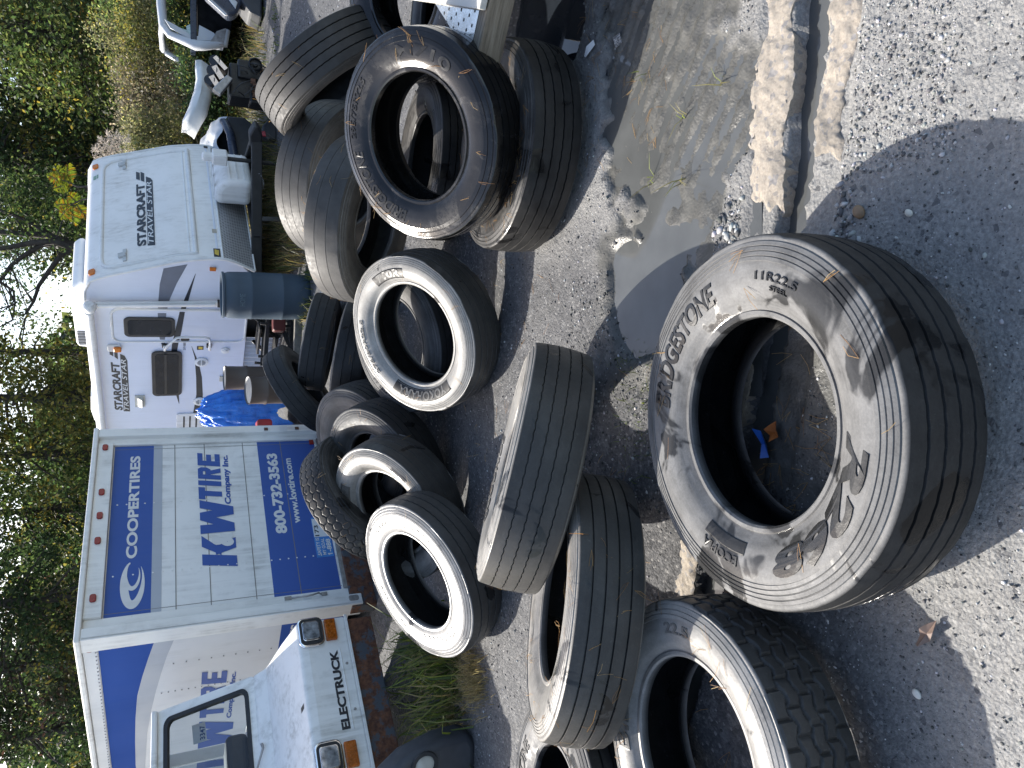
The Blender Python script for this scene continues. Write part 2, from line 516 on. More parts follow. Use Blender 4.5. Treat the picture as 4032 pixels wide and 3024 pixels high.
# concrete kerbs of the drain channel
cm, nt, b, o = nm('drain_concrete')
g = N(nt)
base = g.ramp(g.noise(120, 8, 0.8), [(0.25, (0.20, 0.172, 0.142)), (0.5, (0.37, 0.325, 0.27)), (0.8, (0.47, 0.42, 0.355))])
agg = g.ramp(g.voro(70, 'F1', 'Color'), [(0.74, 0.0), (0.78, 1.0)])
base = g.mix(g.math('MULTIPLY', agg, 0.8), base, g.ramp(g.voro(70, 'F1', 'Color'), [(0.76, (0.16, 0.16, 0.17)), (1.0, (0.34, 0.33, 0.33))]))
g.set(b, 'Base Color', g.mix(g.ramp(g.noise(5, 5), [(0.45, 0.0), (0.68, 0.7)]), base, (0.11, 0.108, 0.10)))
b.inputs['Roughness'].default_value = 0.9
g.bump(b, g.noise(130, 8, 0.8), 0.9, 0.007)
def kerb(name, x0, x1, inner, outer_w, sgn):
    n, mrow = int((x1 - x0) / 0.006), 26
    X = np.linspace(x0, x1, n)
    yi = np.interp(X, *inner) + (fbm(X * 9, X * 0 + sgn * 3 + 20, 5) - 0.5) * 0.045 + (fbm(X * 60, X * 0 + sgn * 3 + 70, 2) - 0.5) * 0.014
    yo = np.interp(X, *inner) + sgn * (outer_w + (fbm(X * 5 + 40, X * 0 + sgn + 60, 5) - 0.5) * 0.10 + (fbm(X * 55 + 40, X * 0 + sgn + 60, 2) - 0.5) * 0.02)
    rows = []
    T = np.concatenate([[0], np.linspace(0, 1, mrow), [1]])
    for i, t in enumerate(T):
        y = yi * (1 - t) + yo * t
        z = 0.0 + (fbm(X * 20, y * 20 + 7, 4) - 0.5) * 0.014 + (fbm(X * 70, y * 70 + 7, 2) - 0.5) * 0.008 - 0.010 * abs(2 * t - 1) ** 4 - 0.012 * np.maximum(0, fbm(X * 6 + 3, y * 6 + 1, 3) - 0.55) * 4
        if i in (0, len(T) - 1):
            z = np.full_like(X, -0.11)
        ends = np.exp(-((X - x0) / 0.07) ** 2) * ((vnoise(np.array([t * 3.2 + 3 * sgn + 50]), np.array([x0 * 9.0 + 50])) - 0.4) * 0.10 + 0.012 * (vnoise(np.array([t * 14.0 + 9]), np.array([3.3])) - 0.5)) + np.exp(-((x1 - X) / 0.07) ** 2) * (vnoise(np.array([t * 3.2 + 40]), np.array([x1 * 9.0 + 50])) - 0.5) * 0.10
        z = z - 0.02 * np.exp(-((X - x0) / 0.03) ** 2) - 0.02 * np.exp(-((x1 - X) / 0.03) ** 2)
        rows.append(np.stack([X + ends, y, z], -1))
    V = np.stack(rows)
    k = np.arange(V.shape[0] * n).reshape(V.shape[0], n)
    F = np.stack([k[:-1, :-1], k[:-1, 1:], k[1:, 1:], k[1:, :-1]], -1).reshape(-1, 4)
    if sgn < 0:
        F = F[:, ::-1]
    return kind(np_obj(name, V.reshape(-1, 3), F, cm, smooth=50), 'structure')
kerb('kerb_far', 0.56, 3.2, FAR_IN, 0.145, 1)
kerb('kerb_far_broken_end', -1.25, 0.12, FAR_IN, 0.14, 1)
kerb('kerb_near', 0.60, 3.2, NEAR_IN, 0.115, -1)

# standing water
def water_mat(name, col, rough):
    m, nt, b, o = nm(name)
    g = N(nt)
    g.set(b, 'Base Color', g.ramp(g.noise(5, 4), [(0.3, tuple(c * 0.8 for c in col)), (0.7, tuple(c * 1.2 for c in col))]))
    b.inputs['Roughness'].default_value = rough
    b.inputs['IOR'].default_value = 1.33
    b.inputs['Specular IOR Level'].default_value = 0.7
    g.bump(b, g.noise(7, 2), 0.02, 0.01)
    return m
wm_clear = water_mat('dark_water', (0.018, 0.022, 0.028), 0.02)
wm_mud = water_mat('muddy_water', (0.074, 0.077, 0.076), 0.04)
def sheet(name, x0, x1, y0, y1, z, m):
    mb = MB().add([(x0, y0, z), (x1, y0, z), (x1, y1, z), (x0, y1, z)], [(0, 1, 2, 3)])
    return kind(mb.obj(name, m), 'structure')
sheet('puddle_water', 1.35, 2.55, 2.62, 3.70, -0.0110, wm_clear)
sheet('puddle_water', -0.04, 3.2, 1.72, 2.80, -0.0120, wm_mud)
# channel water follows the drain
X = np.linspace(-1.6, 3.4, 80)
v = np.concatenate([np.stack([X, np.interp(X, *NEAR_IN) - 0.02, X * 0 - 0.062], -1), np.stack([X, np.interp(X, *FAR_IN) + 0.02, X * 0 - 0.062], -1)])
f = np.array([(i, i + 1, 81 + i, 80 + i) for i in range(79)])
kind(np_obj('channel_water', v, f, wm_mud), 'structure')

# loose stones: far more than one could count
def stone_base():
    ph = (1 + 5 ** 0.5) / 2
    v = np.array([(-1, ph, 0), (1, ph, 0), (-1, -ph, 0), (1, -ph, 0), (0, -1, ph), (0, 1, ph), (0, -1, -ph), (0, 1, -ph), (ph, 0, -1), (ph, 0, 1), (-ph, 0, -1), (-ph, 0, 1)]) / 1.9
    f = np.array([(0, 11, 5), (0, 5, 1), (0, 1, 7), (0, 7, 10), (0, 10, 11), (1, 5, 9), (5, 11, 4), (11, 10, 2), (10, 7, 6), (7, 1, 8), (3, 9, 4), (3, 4, 2), (3, 2, 6), (3, 6, 8), (3, 8, 9), (4, 9, 5), (2, 4, 11), (6, 2, 10), (8, 6, 7), (9, 8, 1)])
    return v, f
def scatter_stones(name, px, py, size, cols, mat, sink=0.35):
    v0, f0 = stone_base()
    n = len(px)
    pz = ground_z(px, py)
    sc3 = size[:, None] * rng.uniform(0.55, 1.25, (n, 3)) * np.array([1, 1, 0.7])
    V = v0[None] * (1 + rng.uniform(-0.25, 0.25, (n, 12, 1)))
    V = V * sc3[:, None]
    a = rng.uniform(0, 6.28, n)
    ca, sa = np.cos(a), np.sin(a)
    X = V[..., 0] * ca[:, None] - V[..., 1] * sa[:, None]
    Y = V[..., 0] * sa[:, None] + V[..., 1] * ca[:, None]
    V = np.stack([X + px[:, None], Y + py[:, None], V[..., 2] + (pz + size * 0.4 * (1 - sink * 2))[:, None]], -1)
    F = (f0[None] + (np.arange(n) * 12)[:, None, None]).reshape(-1, 3)
    return np_obj(name, V.reshape(-1, 3), F, mat, cols=np.repeat(cols, 12, 0))
sm, nt, b, o = nm('loose_stone')
g = N(nt)
g.set(b, 'Base Color', g.mix(g.math('MULTIPLY', g.noise(90, 4), 0.6), g.attr('Col', 'Color'), g.math('MULTIPLY', g.attr('Col', 'Fac'), 0.5)))
b.inputs['Roughness'].default_value = 0.8
def stones(n, x0, x1, y0, y1, smin, smax, keep=None, pale=0.15, lift=1.0):
    px, py = rng.uniform(x0, x1, n), rng.uniform(y0, y1, n)
    yf, yn = np.interp(px, *FAR_IN), np.interp(px, *NEAR_IN)
    k = ((py > yf + 0.15) | (py < yn - 0.12)) & (mudmask(px, py) < 0.5)
    if keep is not None:
        k &= keep(px, py)
    px, py = px[k], py[k]
    s = smin * (smax / smin) ** (rng.random(len(px)) ** 2.6)
    tone = rng.choice([0.05, 0.085, 0.13, 0.2], len(px), p=[0.3, 0.35, 0.25, 0.1]) * rng.uniform(0.7, 1.3, len(px)) * lift
    tone = np.where(rng.random(len(px)) < pale, rng.uniform(0.3, 0.55, len(px)), tone)
    c = tone[:, None] * (1 + rng.uniform(-0.06, 0.06, (len(px), 3)))
    return px, py, s, np.clip(c, 0, 1)
parts = [stones(16000, -3, 3, 2.0, 6.5, 0.0028, 0.0085, pale=0.22), stones(9000, -1.3, 1.6, 0.7, 1.6, 0.0015, 0.0055, pale=0.2),
         stones(2600, 0.56, 1.5, 1.08, 1.42, 0.002, 0.0075, pale=0.25, lift=1.7), stones(900, 0.36, 0.62, 1.36, 1.95, 0.004, 0.017, pale=0.3, lift=1.4),
         stones(900, 0.4, 1.6, 1.74, 1.92, 0.002, 0.007), stones(5000, 0.5, 7, 6, 13, 0.006, 0.018, pale=0.25),
         stones(60, -1.2, 1.4, 0.7, 3.2, 0.006, 0.012, pale=0.3), stones(2500, -0.5, 0.5, 1.6, 2.9, 0.003, 0.010)]
px, py, s_, c_ = (np.concatenate([p[i] for p in parts]) for i in range(4))
kind(scatter_stones('loose_gravel', px, py, s_, c_, sm), 'stuff')

# ================================================================ TYRES
def make_tyre(name, label, fit, mat, group='worn truck tyres dumped in the yard', grooves=4, gdepth=0.012, gwidth=0.009, zig=0.0, pattern=None, nseg=200, texts=(), ridges=3, tmat=None, spin=0.0, worn=0.0, boxes=(), seed=1, pmat=None):
    px, py, pz, ax, ay, az, k, hw, rb, wb = fit
    n = Vector((ax, ay, az)).normalized()
    X = Vector((1, 0, 0))
    X = (X - n * X.dot(n)).normalized()
    Y = n.cross(X)
    Mx = Matrix((X, Y, n)).transposed().to_4x4()
    Mx.translation = (px, py, pz)
    root = empty(name, label, 'tyre', matrix=Mx, group=group)
    Rs = 0.495 * k
    Rt = Rs + 0.009
    f = lambda t: rb + t * (Rs - rb)
    side = [(rb, wb - 0.024, 0), (rb, wb - 0.006, 1), (rb + 0.006, wb, 1), (rb + 0.016, wb + 0.001, 1), (rb + 0.019, wb - 0.003, 1), (rb + 0.024, wb - 0.001, 1)]
    bulge = hw + 0.020
    for t, w in ((0.2, 0.45), (0.3, 0.72), (0.4, 0.9), (0.5, 1.0), (0.6, 1.0), (0.66, 0.96)):
        side.append((f(t), wb + (bulge - wb) * w, 1))
    t0, t1 = 0.68, 0.93
    w0, w1 = wb + (bulge - wb) * 0.95, hw + 0.004
    for i in range(ridges):
        a, c = i / ridges, (i + 0.78) / ridges
        for q, d in ((a, 0.0), (a + 0.02, 0.0028), (c, 0.0022), (c + 0.03, -0.0008)):
            side.append((f(t0 + (t1 - t0) * q), w0 + (w1 - w0) * q ** 1.4 + d, 1))
    side += [(f(0.955), hw + 0.004, 1), (Rs - 0.004, hw + 0.002, 0.8), (Rs, hw - 0.002, 0)]
    # tread rows
    tread = []
    if pattern is None:
        ws = [hw - 0.012]
        cen = [(-0.5 + (i + 1) / (grooves + 1)) * 2 * hw for i in range(grooves)][::-1]
        for c in cen:
            ws += [c + gwidth / 2 + 0.0012, c + gwidth / 2, c + gwidth * 0.28, c - gwidth * 0.28, c - gwidth / 2, c - gwidth / 2 - 0.0012]
        ws.append(-hw + 0.012)
        crown = lambda w: Rs + 0.009 * (1 - (w / hw) ** 2)
        for w in ws:
            dd = 0.0
            ing = [c for c in cen if abs(w - c) < gwidth * 0.4]
            tread.append((crown(w) - (gdepth if ing else 0.0), w, 0))
    else:
        crown = lambda w: Rs + 0.009 * (1 - (w / hw) ** 2)
        for w in np.linspace(hw - 0.004, -hw + 0.004, 64):
            tread.append((crown(w), w, 0))
    inner = [(rb - 0.001, -wb + 0.030, -0.1), (rb + 0.03, -wb + 0.022, -0.25), (f(0.35), -bulge + 0.022, -0.25), (f(0.62), -bulge + 0.017, -0.25), (f(0.82), -hw + 0.014, -0.25), (Rs - 0.034, -hw * 0.7, -0.25), (Rs - 0.026, 0, -0.25)]
    prof = side + tread + [(r, -w, s) for r, w, s in reversed(side)] + inner + [(r, -w, s) for r, w, s in reversed(inner[:-1])]
    P = np.array(prof)
    m = len(P)
    ph = np.linspace(0, 2 * np.pi, nseg, endpoint=False) + spin
    Rr = np.repeat(P[:, 0:1], nseg, 1)
    Wz = np.repeat(P[:, 1:2], nseg, 1)
    i0, i1 = len(side), len(side) + len(tread)
    sh = np.arange(nseg) * 1.0
    if pattern is None and zig:
        zz = zig * (2 * np.abs(((sh * 0.5 + 0.0) % 2) - 1) - 1)
        Wz[i0 + 1:i1 - 1] += zz[None]
    if pattern is not None:
        s = ph[None] * Rt
        Rr[i0:i1] -= pattern(np.repeat(s, i1 - i0, 0), np.repeat(P[i0:i1, 1:2], nseg, 1), 2 * np.pi * Rt)
    # slight out-of-round and scuffed shoulders
    wob = 1 + 0.0035 * np.sin(2 * ph + seed) + 0.002 * np.sin(3 * ph + 2 * seed)
    Rr = Rr * np.where(P[:, 0:1] > rb + 0.05, wob[None], 1)
    if worn:
        wn_ = fbm(ph * 5 + seed * 3, ph * 0 + seed, 4) - 0.5
        for j in (i0 - 1, i0, i1, i1 - 1, i0 - 2, i1 + 1):
            Rr[j] += worn * np.minimum(0, wn_) * 0.03
    V = np.stack([Rr * np.cos(ph), Rr * np.sin(ph), Wz], -1).reshape(-1, 3)
    kk = np.arange(m * nseg).reshape(m, nseg)
    k2 = np.roll(kk, -1, 0)
    F = np.stack([kk, np.roll(kk, -1, 1), np.roll(k2, -1, 1), k2], -1).reshape(-1, 4)
    tread_rows = np.zeros(m, bool)
    tread_rows[i0 - 1:i1] = True
    isT = np.repeat(tread_rows, nseg)
    sa = np.repeat(P[:, 2], nseg)
    def sub(nm_, mask):
        ff = F[mask]
        u, inv = np.unique(ff, return_inverse=True)
        return np_obj(nm_, V[u], inv.reshape(-1, 4), mat, root, smooth=38, attrs={'side': sa[u]})
    carc = sub('carcass', ~isT)
    sub('tread', isT)
    sr = np.array([p[0] for p in side]); sw = np.array([p[1] for p in side])
    for T in texts:
        txt, c, arc, r0, hgt = T[:5]
        bold = T[5] if len(T) > 5 else 0.02
        shear = T[6] if len(T) > 6 else 0.0
        tv, tf = text_geo(txt, bold, shear)
        lo, hi = tv.min(0), tv.max(0)
        aa = R(c) - ((tv[:, 0] - lo[0]) / (hi[0] - lo[0]) - 0.5) * R(arc)
        rr = r0 + (tv[:, 1] - lo[1]) / (hi[1] - lo[1]) * hgt
        zt = np.interp(rr, sr, sw) + 0.0032
        nv = len(tv)
        top = np.stack([rr * np.cos(aa), rr * np.sin(aa), zt], -1)
        mb = MB()
        mb.add(top, tf)
        # raised walls
        from collections import Counter
        cnt = Counter()
        for q in tf:
            for i in range(len(q)):
                e = (q[i], q[(i + 1) % len(q)])
                cnt[tuple(sorted(e))] += 1
        low = top - np.array([0, 0, 0.0045])
        base = len(mb.v)
        mb.v.extend([tuple(p) for p in low])
        for q in tf:
            for i in range(len(q)):
                a_, b_ = q[i], q[(i + 1) % len(q)]
                if cnt[tuple(sorted((a_, b_)))] == 1:
                    mb.f.append((a_, a_ + base, b_ + base, b_))
        lo_ = mb.obj('raised_lettering', tmat or mat, carc)
        lo_.data.attributes.new('side', 'FLOAT', 'POINT').data.foreach_set('value', np.full(len(lo_.data.vertices), 0.35, np.float32))
    for (c, arc, r0, r1) in boxes:                                 # raised plates behind lettering
        aa = np.linspace(R(c + arc / 2), R(c - arc / 2), 24)
        v = []
        for r_, dz in [(r0, 0)] + [(q, 0.0016) for q in np.linspace(r0, r1, 10)] + [(r1, 0)]:
            v.append(np.stack([r_ * np.cos(aa), r_ * np.sin(aa), np.interp(r_, sr, sw) + dz + 0 * aa], -1))
        v = np.concatenate(v)
        fc = [(j * 24 + i, j * 24 + i + 1, (j + 1) * 24 + i + 1, (j + 1) * 24 + i) for j in range(11) for i in range(23)]
        bo = np_obj('raised_plate', v, np.array(fc), pmat or tmat or mat, carc, attrs={'side': np.full(len(v), 0.2)})
    TYRES.append((root, Mx, Rs, hw, rb))
    return root
TYRES = []

def hex_pattern(s, w, per):
    n = round(per / 0.062)
    px = per / n
    py = px * 0.866
    best = np.full(s.shape, 9.0); sec = best.copy()
    for row in range(-3, 4):
        offs = (row % 2) * 0.5
        q = s / px - offs
        cx = (np.round(q) + offs) * px
        for dx in (-1, 0, 1):
            d = np.hypot(s - (cx + dx * px), (w - row * py))
            sec = np.where(d < best, best, np.minimum(sec, d))
            best = np.minimum(best, d)
    edge = sec - best
    return 0.0045 * (1 - sstep(0.002, 0.007, edge)) * (np.abs(w) < 0.098)
def lug_pattern(s, w, per):
    n = round(per / 0.075)
    u = s / per * n
    g1 = np.minimum(np.abs(((u + 0.18 * np.sin(w * 60)) % 1) - 0.5), 1) * per / n
    z = 0.006 * np.sin(s / per * n * 2 * np.pi)
    d = np.full(s.shape, 9.0)
    for c in (-0.066, -0.022, 0.022, 0.066):
        d = np.minimum(d, np.abs(w - c - z))
    col = np.floor((w + 0.11) / 0.044)
    gg = np.abs(((u + col * 0.37) % 1) - 0.5) * per / n
    d = np.minimum(d, gg)
    return 0.009 * (1 - sstep(0.0028, 0.005, d))

rub_front = rubber('rubber_wet_grey', dust=0.80, wet=0.5, tone=0.013, dustcol=(0.132, 0.131, 0.129), seed=1, rough=0.62, spec=0.12)
rub_glossy = rubber('rubber_glossy_black', dust=0.22, wet=0.8, tone=0.010, dustcol=(0.085, 0.085, 0.09), seed=2, rough=0.30, spec=0.42)
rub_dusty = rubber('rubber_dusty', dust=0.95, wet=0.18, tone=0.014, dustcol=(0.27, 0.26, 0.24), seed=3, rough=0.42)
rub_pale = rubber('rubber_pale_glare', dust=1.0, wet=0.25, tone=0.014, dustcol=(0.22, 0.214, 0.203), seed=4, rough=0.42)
rub_black = rubber('rubber_black', dust=0.36, wet=0.35, tone=0.012, dustcol=(0.13, 0.122, 0.114), seed=5, rough=0.5)
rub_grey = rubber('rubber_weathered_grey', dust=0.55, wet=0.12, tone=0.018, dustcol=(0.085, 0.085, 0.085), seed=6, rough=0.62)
rub_bald = rubber('rubber_bald_tan', dust=1.0, wet=0.08, tone=0.04, dustcol=(0.15, 0.138, 0.122), seed=7, rough=0.55)
rub_letter = rubber('rubber_letter_dark', dust=0.25, wet=0.6, dustcol=(0.11, 0.11, 0.11), seed=8, rough=0.35)
rub_brown = rubber('rubber_brown_dusty', dust=1.0, wet=0.05, tone=0.03, dustcol=(0.072, 0.068, 0.064), seed=11, rough=0.6)
rub_mid = rubber('rubber_mid', dust=0.80, wet=0.3, tone=0.013, dustcol=(0.19, 0.182, 0.168), seed=9, rough=0.45)

make_tyre('truck_tyre', 'largest truck tyre in view, flat in the foreground with grey lettered sidewall facing up', (-0.100, 1.453, 0.182, -0.012, 0.070, 0.997, 1.006, 0.119, 0.284, 0.102), rub_front,
          grooves=4, gdepth=0.010, zig=0.0010, nseg=300, ridges=4, worn=0.5, seed=1, tmat=rub_letter,
          texts=[('BRIDGESTONE', 52, 68, 0.350, 0.064, 0.03, 0.25), ('R268', -127, 72, 0.342, 0.076, 0.045, 0.25), ('ECOPIA', 165, 22, 0.375, 0.028, 0.02), ('11R22.5', -20, 23, 0.382, 0.022, 0.012), ('STEEL', -22, 10, 0.358, 0.013, 0.008)],
          boxes=[(166, 27, 0.332, 0.366)])
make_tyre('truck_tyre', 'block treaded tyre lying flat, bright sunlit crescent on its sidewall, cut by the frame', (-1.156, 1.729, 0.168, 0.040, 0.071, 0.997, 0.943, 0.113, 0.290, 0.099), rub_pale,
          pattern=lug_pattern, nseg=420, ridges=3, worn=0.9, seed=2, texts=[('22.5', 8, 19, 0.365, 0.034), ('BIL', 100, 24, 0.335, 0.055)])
make_tyre('truck_tyre', 'ribbed tyre lying tipped on the block treaded one, another tyre across its opening', (-0.853, 2.366, 0.285, 0.148, 0.366, 0.919, 0.999, 0.109, 0.287, 0.104), rub_mid,
          grooves=4, gdepth=0.011, gwidth=0.007, nseg=260, ridges=5, worn=0.2, seed=3)
make_tyre('truck_tyre', 'tyre leaning tread first on its neighbour, four zigzag grooves and a thin sunlit edge', (-0.336, 2.576, 0.378, 0.239, 0.394, 0.887, 0.996, 0.112, 0.286, 0.110), rub_mid,
          grooves=4, gdepth=0.009, gwidth=0.005, zig=0.0014, nseg=320, ridges=2, seed=4, texts=[('GOODRIDE', 112, 66, 0.345, 0.055)])
make_tyre('truck_tyre', 'sunlit dusty tyre tipped up mid yard with a dark name band on its sidewall', (0.316, 4.005, 0.360, -0.323, -0.431, 0.842, 0.952, 0.117, 0.300, 0.102), rub_dusty,
          grooves=4, gdepth=0.006, nseg=260, ridges=4, worn=1.2, seed=5, tmat=rub_dusty, pmat=rub_black,
          texts=[('YOKOHAMA', 180, 62, 0.338, 0.052, 0.03), ('710R', 8, 30, 0.350, 0.045, 0.04, 0.15), ('275/80R22.5', 98, 52, 0.372, 0.026, 0.02)], boxes=[(180, 74, 0.330, 0.396), (8, 38, 0.342, 0.400)])
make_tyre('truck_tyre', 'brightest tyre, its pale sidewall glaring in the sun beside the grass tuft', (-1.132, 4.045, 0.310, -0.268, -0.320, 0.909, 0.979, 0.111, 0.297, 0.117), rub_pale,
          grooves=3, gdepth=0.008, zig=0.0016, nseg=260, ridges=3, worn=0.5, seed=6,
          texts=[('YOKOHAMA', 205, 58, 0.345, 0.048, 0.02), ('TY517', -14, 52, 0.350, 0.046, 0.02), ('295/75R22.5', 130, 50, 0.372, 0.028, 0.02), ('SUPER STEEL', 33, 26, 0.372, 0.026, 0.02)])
make_tyre('truck_tyre', 'tyre with a slit of sun across its shaded sidewall, just behind the glaring tyre', (-0.804, 4.521, 0.356, -0.343, -0.411, 0.845, 0.954, 0.121, 0.288, 0.090), rub_mid,
          grooves=3, gdepth=0.004, nseg=200, ridges=4, worn=1.6, seed=7, texts=[('HSR2', 74, 24, 0.345, 0.048, 0.02)], boxes=[(74, 30, 0.335, 0.402)])
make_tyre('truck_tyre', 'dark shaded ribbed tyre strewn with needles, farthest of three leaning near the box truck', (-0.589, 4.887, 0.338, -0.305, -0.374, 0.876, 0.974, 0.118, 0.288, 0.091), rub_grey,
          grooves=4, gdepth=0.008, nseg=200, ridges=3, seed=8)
make_tyre('truck_tyre', 'tyre leaning against the box truck door with a honeycomb block tread', (-0.808, 5.106, 0.456, 0.614, -0.575, -0.541, 0.968, 0.105, 0.286, 0.110), rub_black,
          pattern=hex_pattern, nseg=420, ridges=2, seed=9)
make_tyre('truck_tyre', 'grooved tyre mostly hidden behind the needle strewn shaded tyre', (-0.470, 5.330, 0.350, -0.311, -0.381, 0.871, 1.0, 0.110, 0.286, 0.110), rub_grey, grooves=4, gdepth=0.008, nseg=160, seed=10)
make_tyre('truck_tyre', 'grey worn tyre leaning beside the brown drums', (-0.045, 7.685, 0.47, 0.568, -0.363, -0.739, 0.983, 0.104, 0.286, 0.110), rub_grey, grooves=2, gdepth=0.004, nseg=180, worn=0.8, seed=11)
make_tyre('truck_tyre', 'shaded bald tyre leaning nearest the blue barrel, rear one of its pair', (0.437, 7.50, 0.31, -0.180, -0.257, -0.949, 1.006, 0.111, 0.286, 0.110), rub_grey, grooves=2, gdepth=0.005, zig=0.003, nseg=180, seed=12)
make_tyre('truck_tyre', 'shaded tyre with a sharp pale shoulder, in front of the bald one near the barrel', (0.251, 5.961, 0.292, -0.177, -0.322, -0.930, 1.015, 0.111, 0.286, 0.110), rub_black, grooves=2, gdepth=0.005, zig=0.003, nseg=180, worn=0.6, seed=13)
make_tyre('truck_tyre', 'bluish sidewall sliver of a tyre under the back of the dusty name band tyre', (0.309, 4.636, 0.262, -0.200, -0.300, 0.933, 0.985, 0.105, 0.286, 0.105), rub_grey, nseg=160, seed=14, texts=[('ROUTE 66', 150, 44, 0.36, 0.045)])
make_tyre('truck_tyre', 'glossy black tyre with wide round opening, stacked on a flat one beside the timber beam', (1.168, 3.186, 0.610, -0.330, -0.443, 0.834, 0.935, 0.104, 0.282, 0.106), rub_glossy,
          grooves=4, gdepth=0.008, nseg=280, ridges=2, worn=0.4, seed=15, tmat=rub_letter,
          texts=[('BRIDGESTONE', 122, 68, 0.338, 0.055, 0.025, 0.2), ('295/75R22.5', 57, 44, 0.362, 0.032, 0.02), ('M710', -27, 50, 0.345, 0.05, 0.02)])
make_tyre('truck_tyre', 'dark ribbed tyre lying flat under the glossy tyre, pine needles on its tread', (1.169, 3.181, 0.170, 0.001, 0.050, 0.998, 0.996, 0.114, 0.286, 0.108), rub_black,
          grooves=4, gdepth=0.009, gwidth=0.007, zig=0.0012, nseg=280, ridges=3, worn=0.7, seed=16)
make_tyre('truck_tyre', 'brown grey tyre with four deep grooves standing on the pile by the gravel road', (2.030, 4.700, 0.765, -0.796, -0.09, -0.598, 0.992, 0.130, 0.286, 0.112), rub_brown, grooves=4, gdepth=0.014, gwidth=0.008, zig=0.0012, nseg=280, seed=17)
make_tyre('truck_tyre', 'bald smooth tyre leaning behind the glossy tyre, front one of the two pale bald tyres', (1.033, 4.458, 0.620, -0.227, -0.598, -0.769, 1.031, 0.107, 0.286, 0.110), rub_bald, grooves=2, gdepth=0.002, gwidth=0.004, nseg=220, worn=0.5, seed=18)
make_tyre('truck_tyre', 'bald smooth tyre with three fine grooves, rear one of the two pale bald tyres', (1.432, 5.066, 0.618, -0.269, -0.694, -0.668, 1.078, 0.130, 0.286, 0.115), rub_bald, grooves=3, gdepth=0.004, gwidth=0.004, nseg=220, seed=19)
make_tyre('truck_tyre', 'lettered tyre cut by the lower left frame corner beyond the ribbed tipped tyre', (-1.796, 2.512, 0.205, 0.096, 0.153, 0.984, 0.992, 0.110, 0.287, 0.106), rub_front, nseg=200, ridges=3, seed=20, texts=[('BRIDGESTONE', 100, 78, 0.345, 0.055, 0.025, 0.2)])
make_tyre('truck_tyre', 'flat tyre with crazed tread seen through the opening of the glossy tyre', (1.45, 4.40, 0.150, 0.02, 0.03, 0.999, 0.99, 0.112, 0.286, 0.106), rub_black, zig=0.002, nseg=200, seed=21)
make_tyre('truck_tyre', 'shiny wet tyre lying under the four groove tyre by the timber beam', (2.30, 3.98, 0.42, -0.25, -0.35, 0.90, 0.99, 0.112, 0.286, 0.106), rub_glossy, nseg=200, seed=22)
make_tyre('truck_tyre', 'flat tyre propping the pile below the shiny wet tyre', (2.32, 4.12, 0.148, 0.0, 0.02, 1.0, 0.99, 0.112, 0.286, 0.106), rub_black, nseg=160, seed=23)

# ================================================================ BOX TRUCK
KA = Matrix(((0.6674, -0.7446, 0.0), (0.7446, 0.6674, 0.0), (0.0, 0.0, 1.0)))     # columns: along the tail, along the side, up
KT = KA.to_4x4()
KT.translation = (-1.966, 6.34, 0.144)
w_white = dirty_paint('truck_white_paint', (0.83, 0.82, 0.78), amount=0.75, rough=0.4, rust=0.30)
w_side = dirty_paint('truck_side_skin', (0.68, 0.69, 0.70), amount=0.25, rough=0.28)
w_door = dirty_paint('roll_door_skin', (0.83, 0.82, 0.79), dirt=(0.22, 0.21, 0.19), amount=0.9, rough=0.38)
d_blue = dirty_paint('vinyl_blue', (0.045, 0.105, 0.36), dirt=(0.12, 0.16, 0.3), amount=0.25, rough=0.45, spec=0.3)
d_blue_side = dirty_paint('vinyl_blue_side', (0.040, 0.098, 0.35), dirt=(0.10, 0.15, 0.32), amount=0.2, rough=0.7, spec=0.06)
d_grey = dirty_paint('vinyl_grey', (0.42, 0.45, 0.50), amount=0.2, rough=0.32)
d_white = dirty_paint('vinyl_white', (0.72, 0.72, 0.71), dirt=(0.3, 0.3, 0.3), amount=0.3, rough=0.35)
d_dark = simple('vinyl_charcoal', (0.018, 0.022, 0.03), 0.35, var=0.2)
d_midgrey = simple('vinyl_mid_grey', (0.15, 0.165, 0.20), 0.35, var=0.06)
seam = simple('seam_dark', (0.20, 0.19, 0.18), 0.8)
red_lens = simple('red_lens', (0.25, 0.015, 0.015), 0.2, var=0.2)
amber_dark = simple('amber_dark_lens', (0.34, 0.085, 0.008), 0.25, var=0.45, scale=40)
amber_lens = simple('amber_lens', (0.62, 0.17, 0.01), 0.2, var=0.15)
steel = simple('dull_steel', (0.35, 0.34, 0.33), 0.45, 0.7, var=0.25, scale=20)
m_rust = dirty_paint('rusty_paint', (0.055, 0.068, 0.085), amount=0.3, rough=0.55, rust=0.52)
m_rust2 = dirty_paint('rust_brown', (0.12, 0.055, 0.032), amount=0.5, rough=0.8, rust=0.4)

truck = empty('box_truck', 'white box truck seen from its tail, blue lettered graphics on the roll-up door', 'truck', matrix=KT)
# local axes: x along the tail (0..2.28), y into the truck, z up (0..2.23)
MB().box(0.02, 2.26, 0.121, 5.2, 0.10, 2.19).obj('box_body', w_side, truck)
roof = MB().box(-0.015, 2.295, -0.01, 5.25, 2.19, 2.235).obj('roof', w_white, truck, bevel=0.012)
fr = MB()
fr.prism([(0, 0), (0.10, 0.0), (0.10, 0.05), (0.20, 0.05), (0.20, 0.12), (0, 0.12)], lambda a, b, d: (a, b, d), 0.0, 2.19)
fr.prism([(2.28, 0), (2.18, 0.0), (2.18, 0.05), (2.105, 0.05), (2.105, 0.12), (2.28, 0.12)], lambda a, b, d: (a, b, d), 0.06, 2.19)
fr.box(0.20, 2.105, 0.02, 0.12, 2.06, 2.19)
fr.obj('tail_frame', w_white, truck, bevel=0.006)
MB().box(-0.004, 0.02, 0.0, 0.185, 0.0, 2.19).obj('corner_flange', w_white, truck, bevel=0.003)
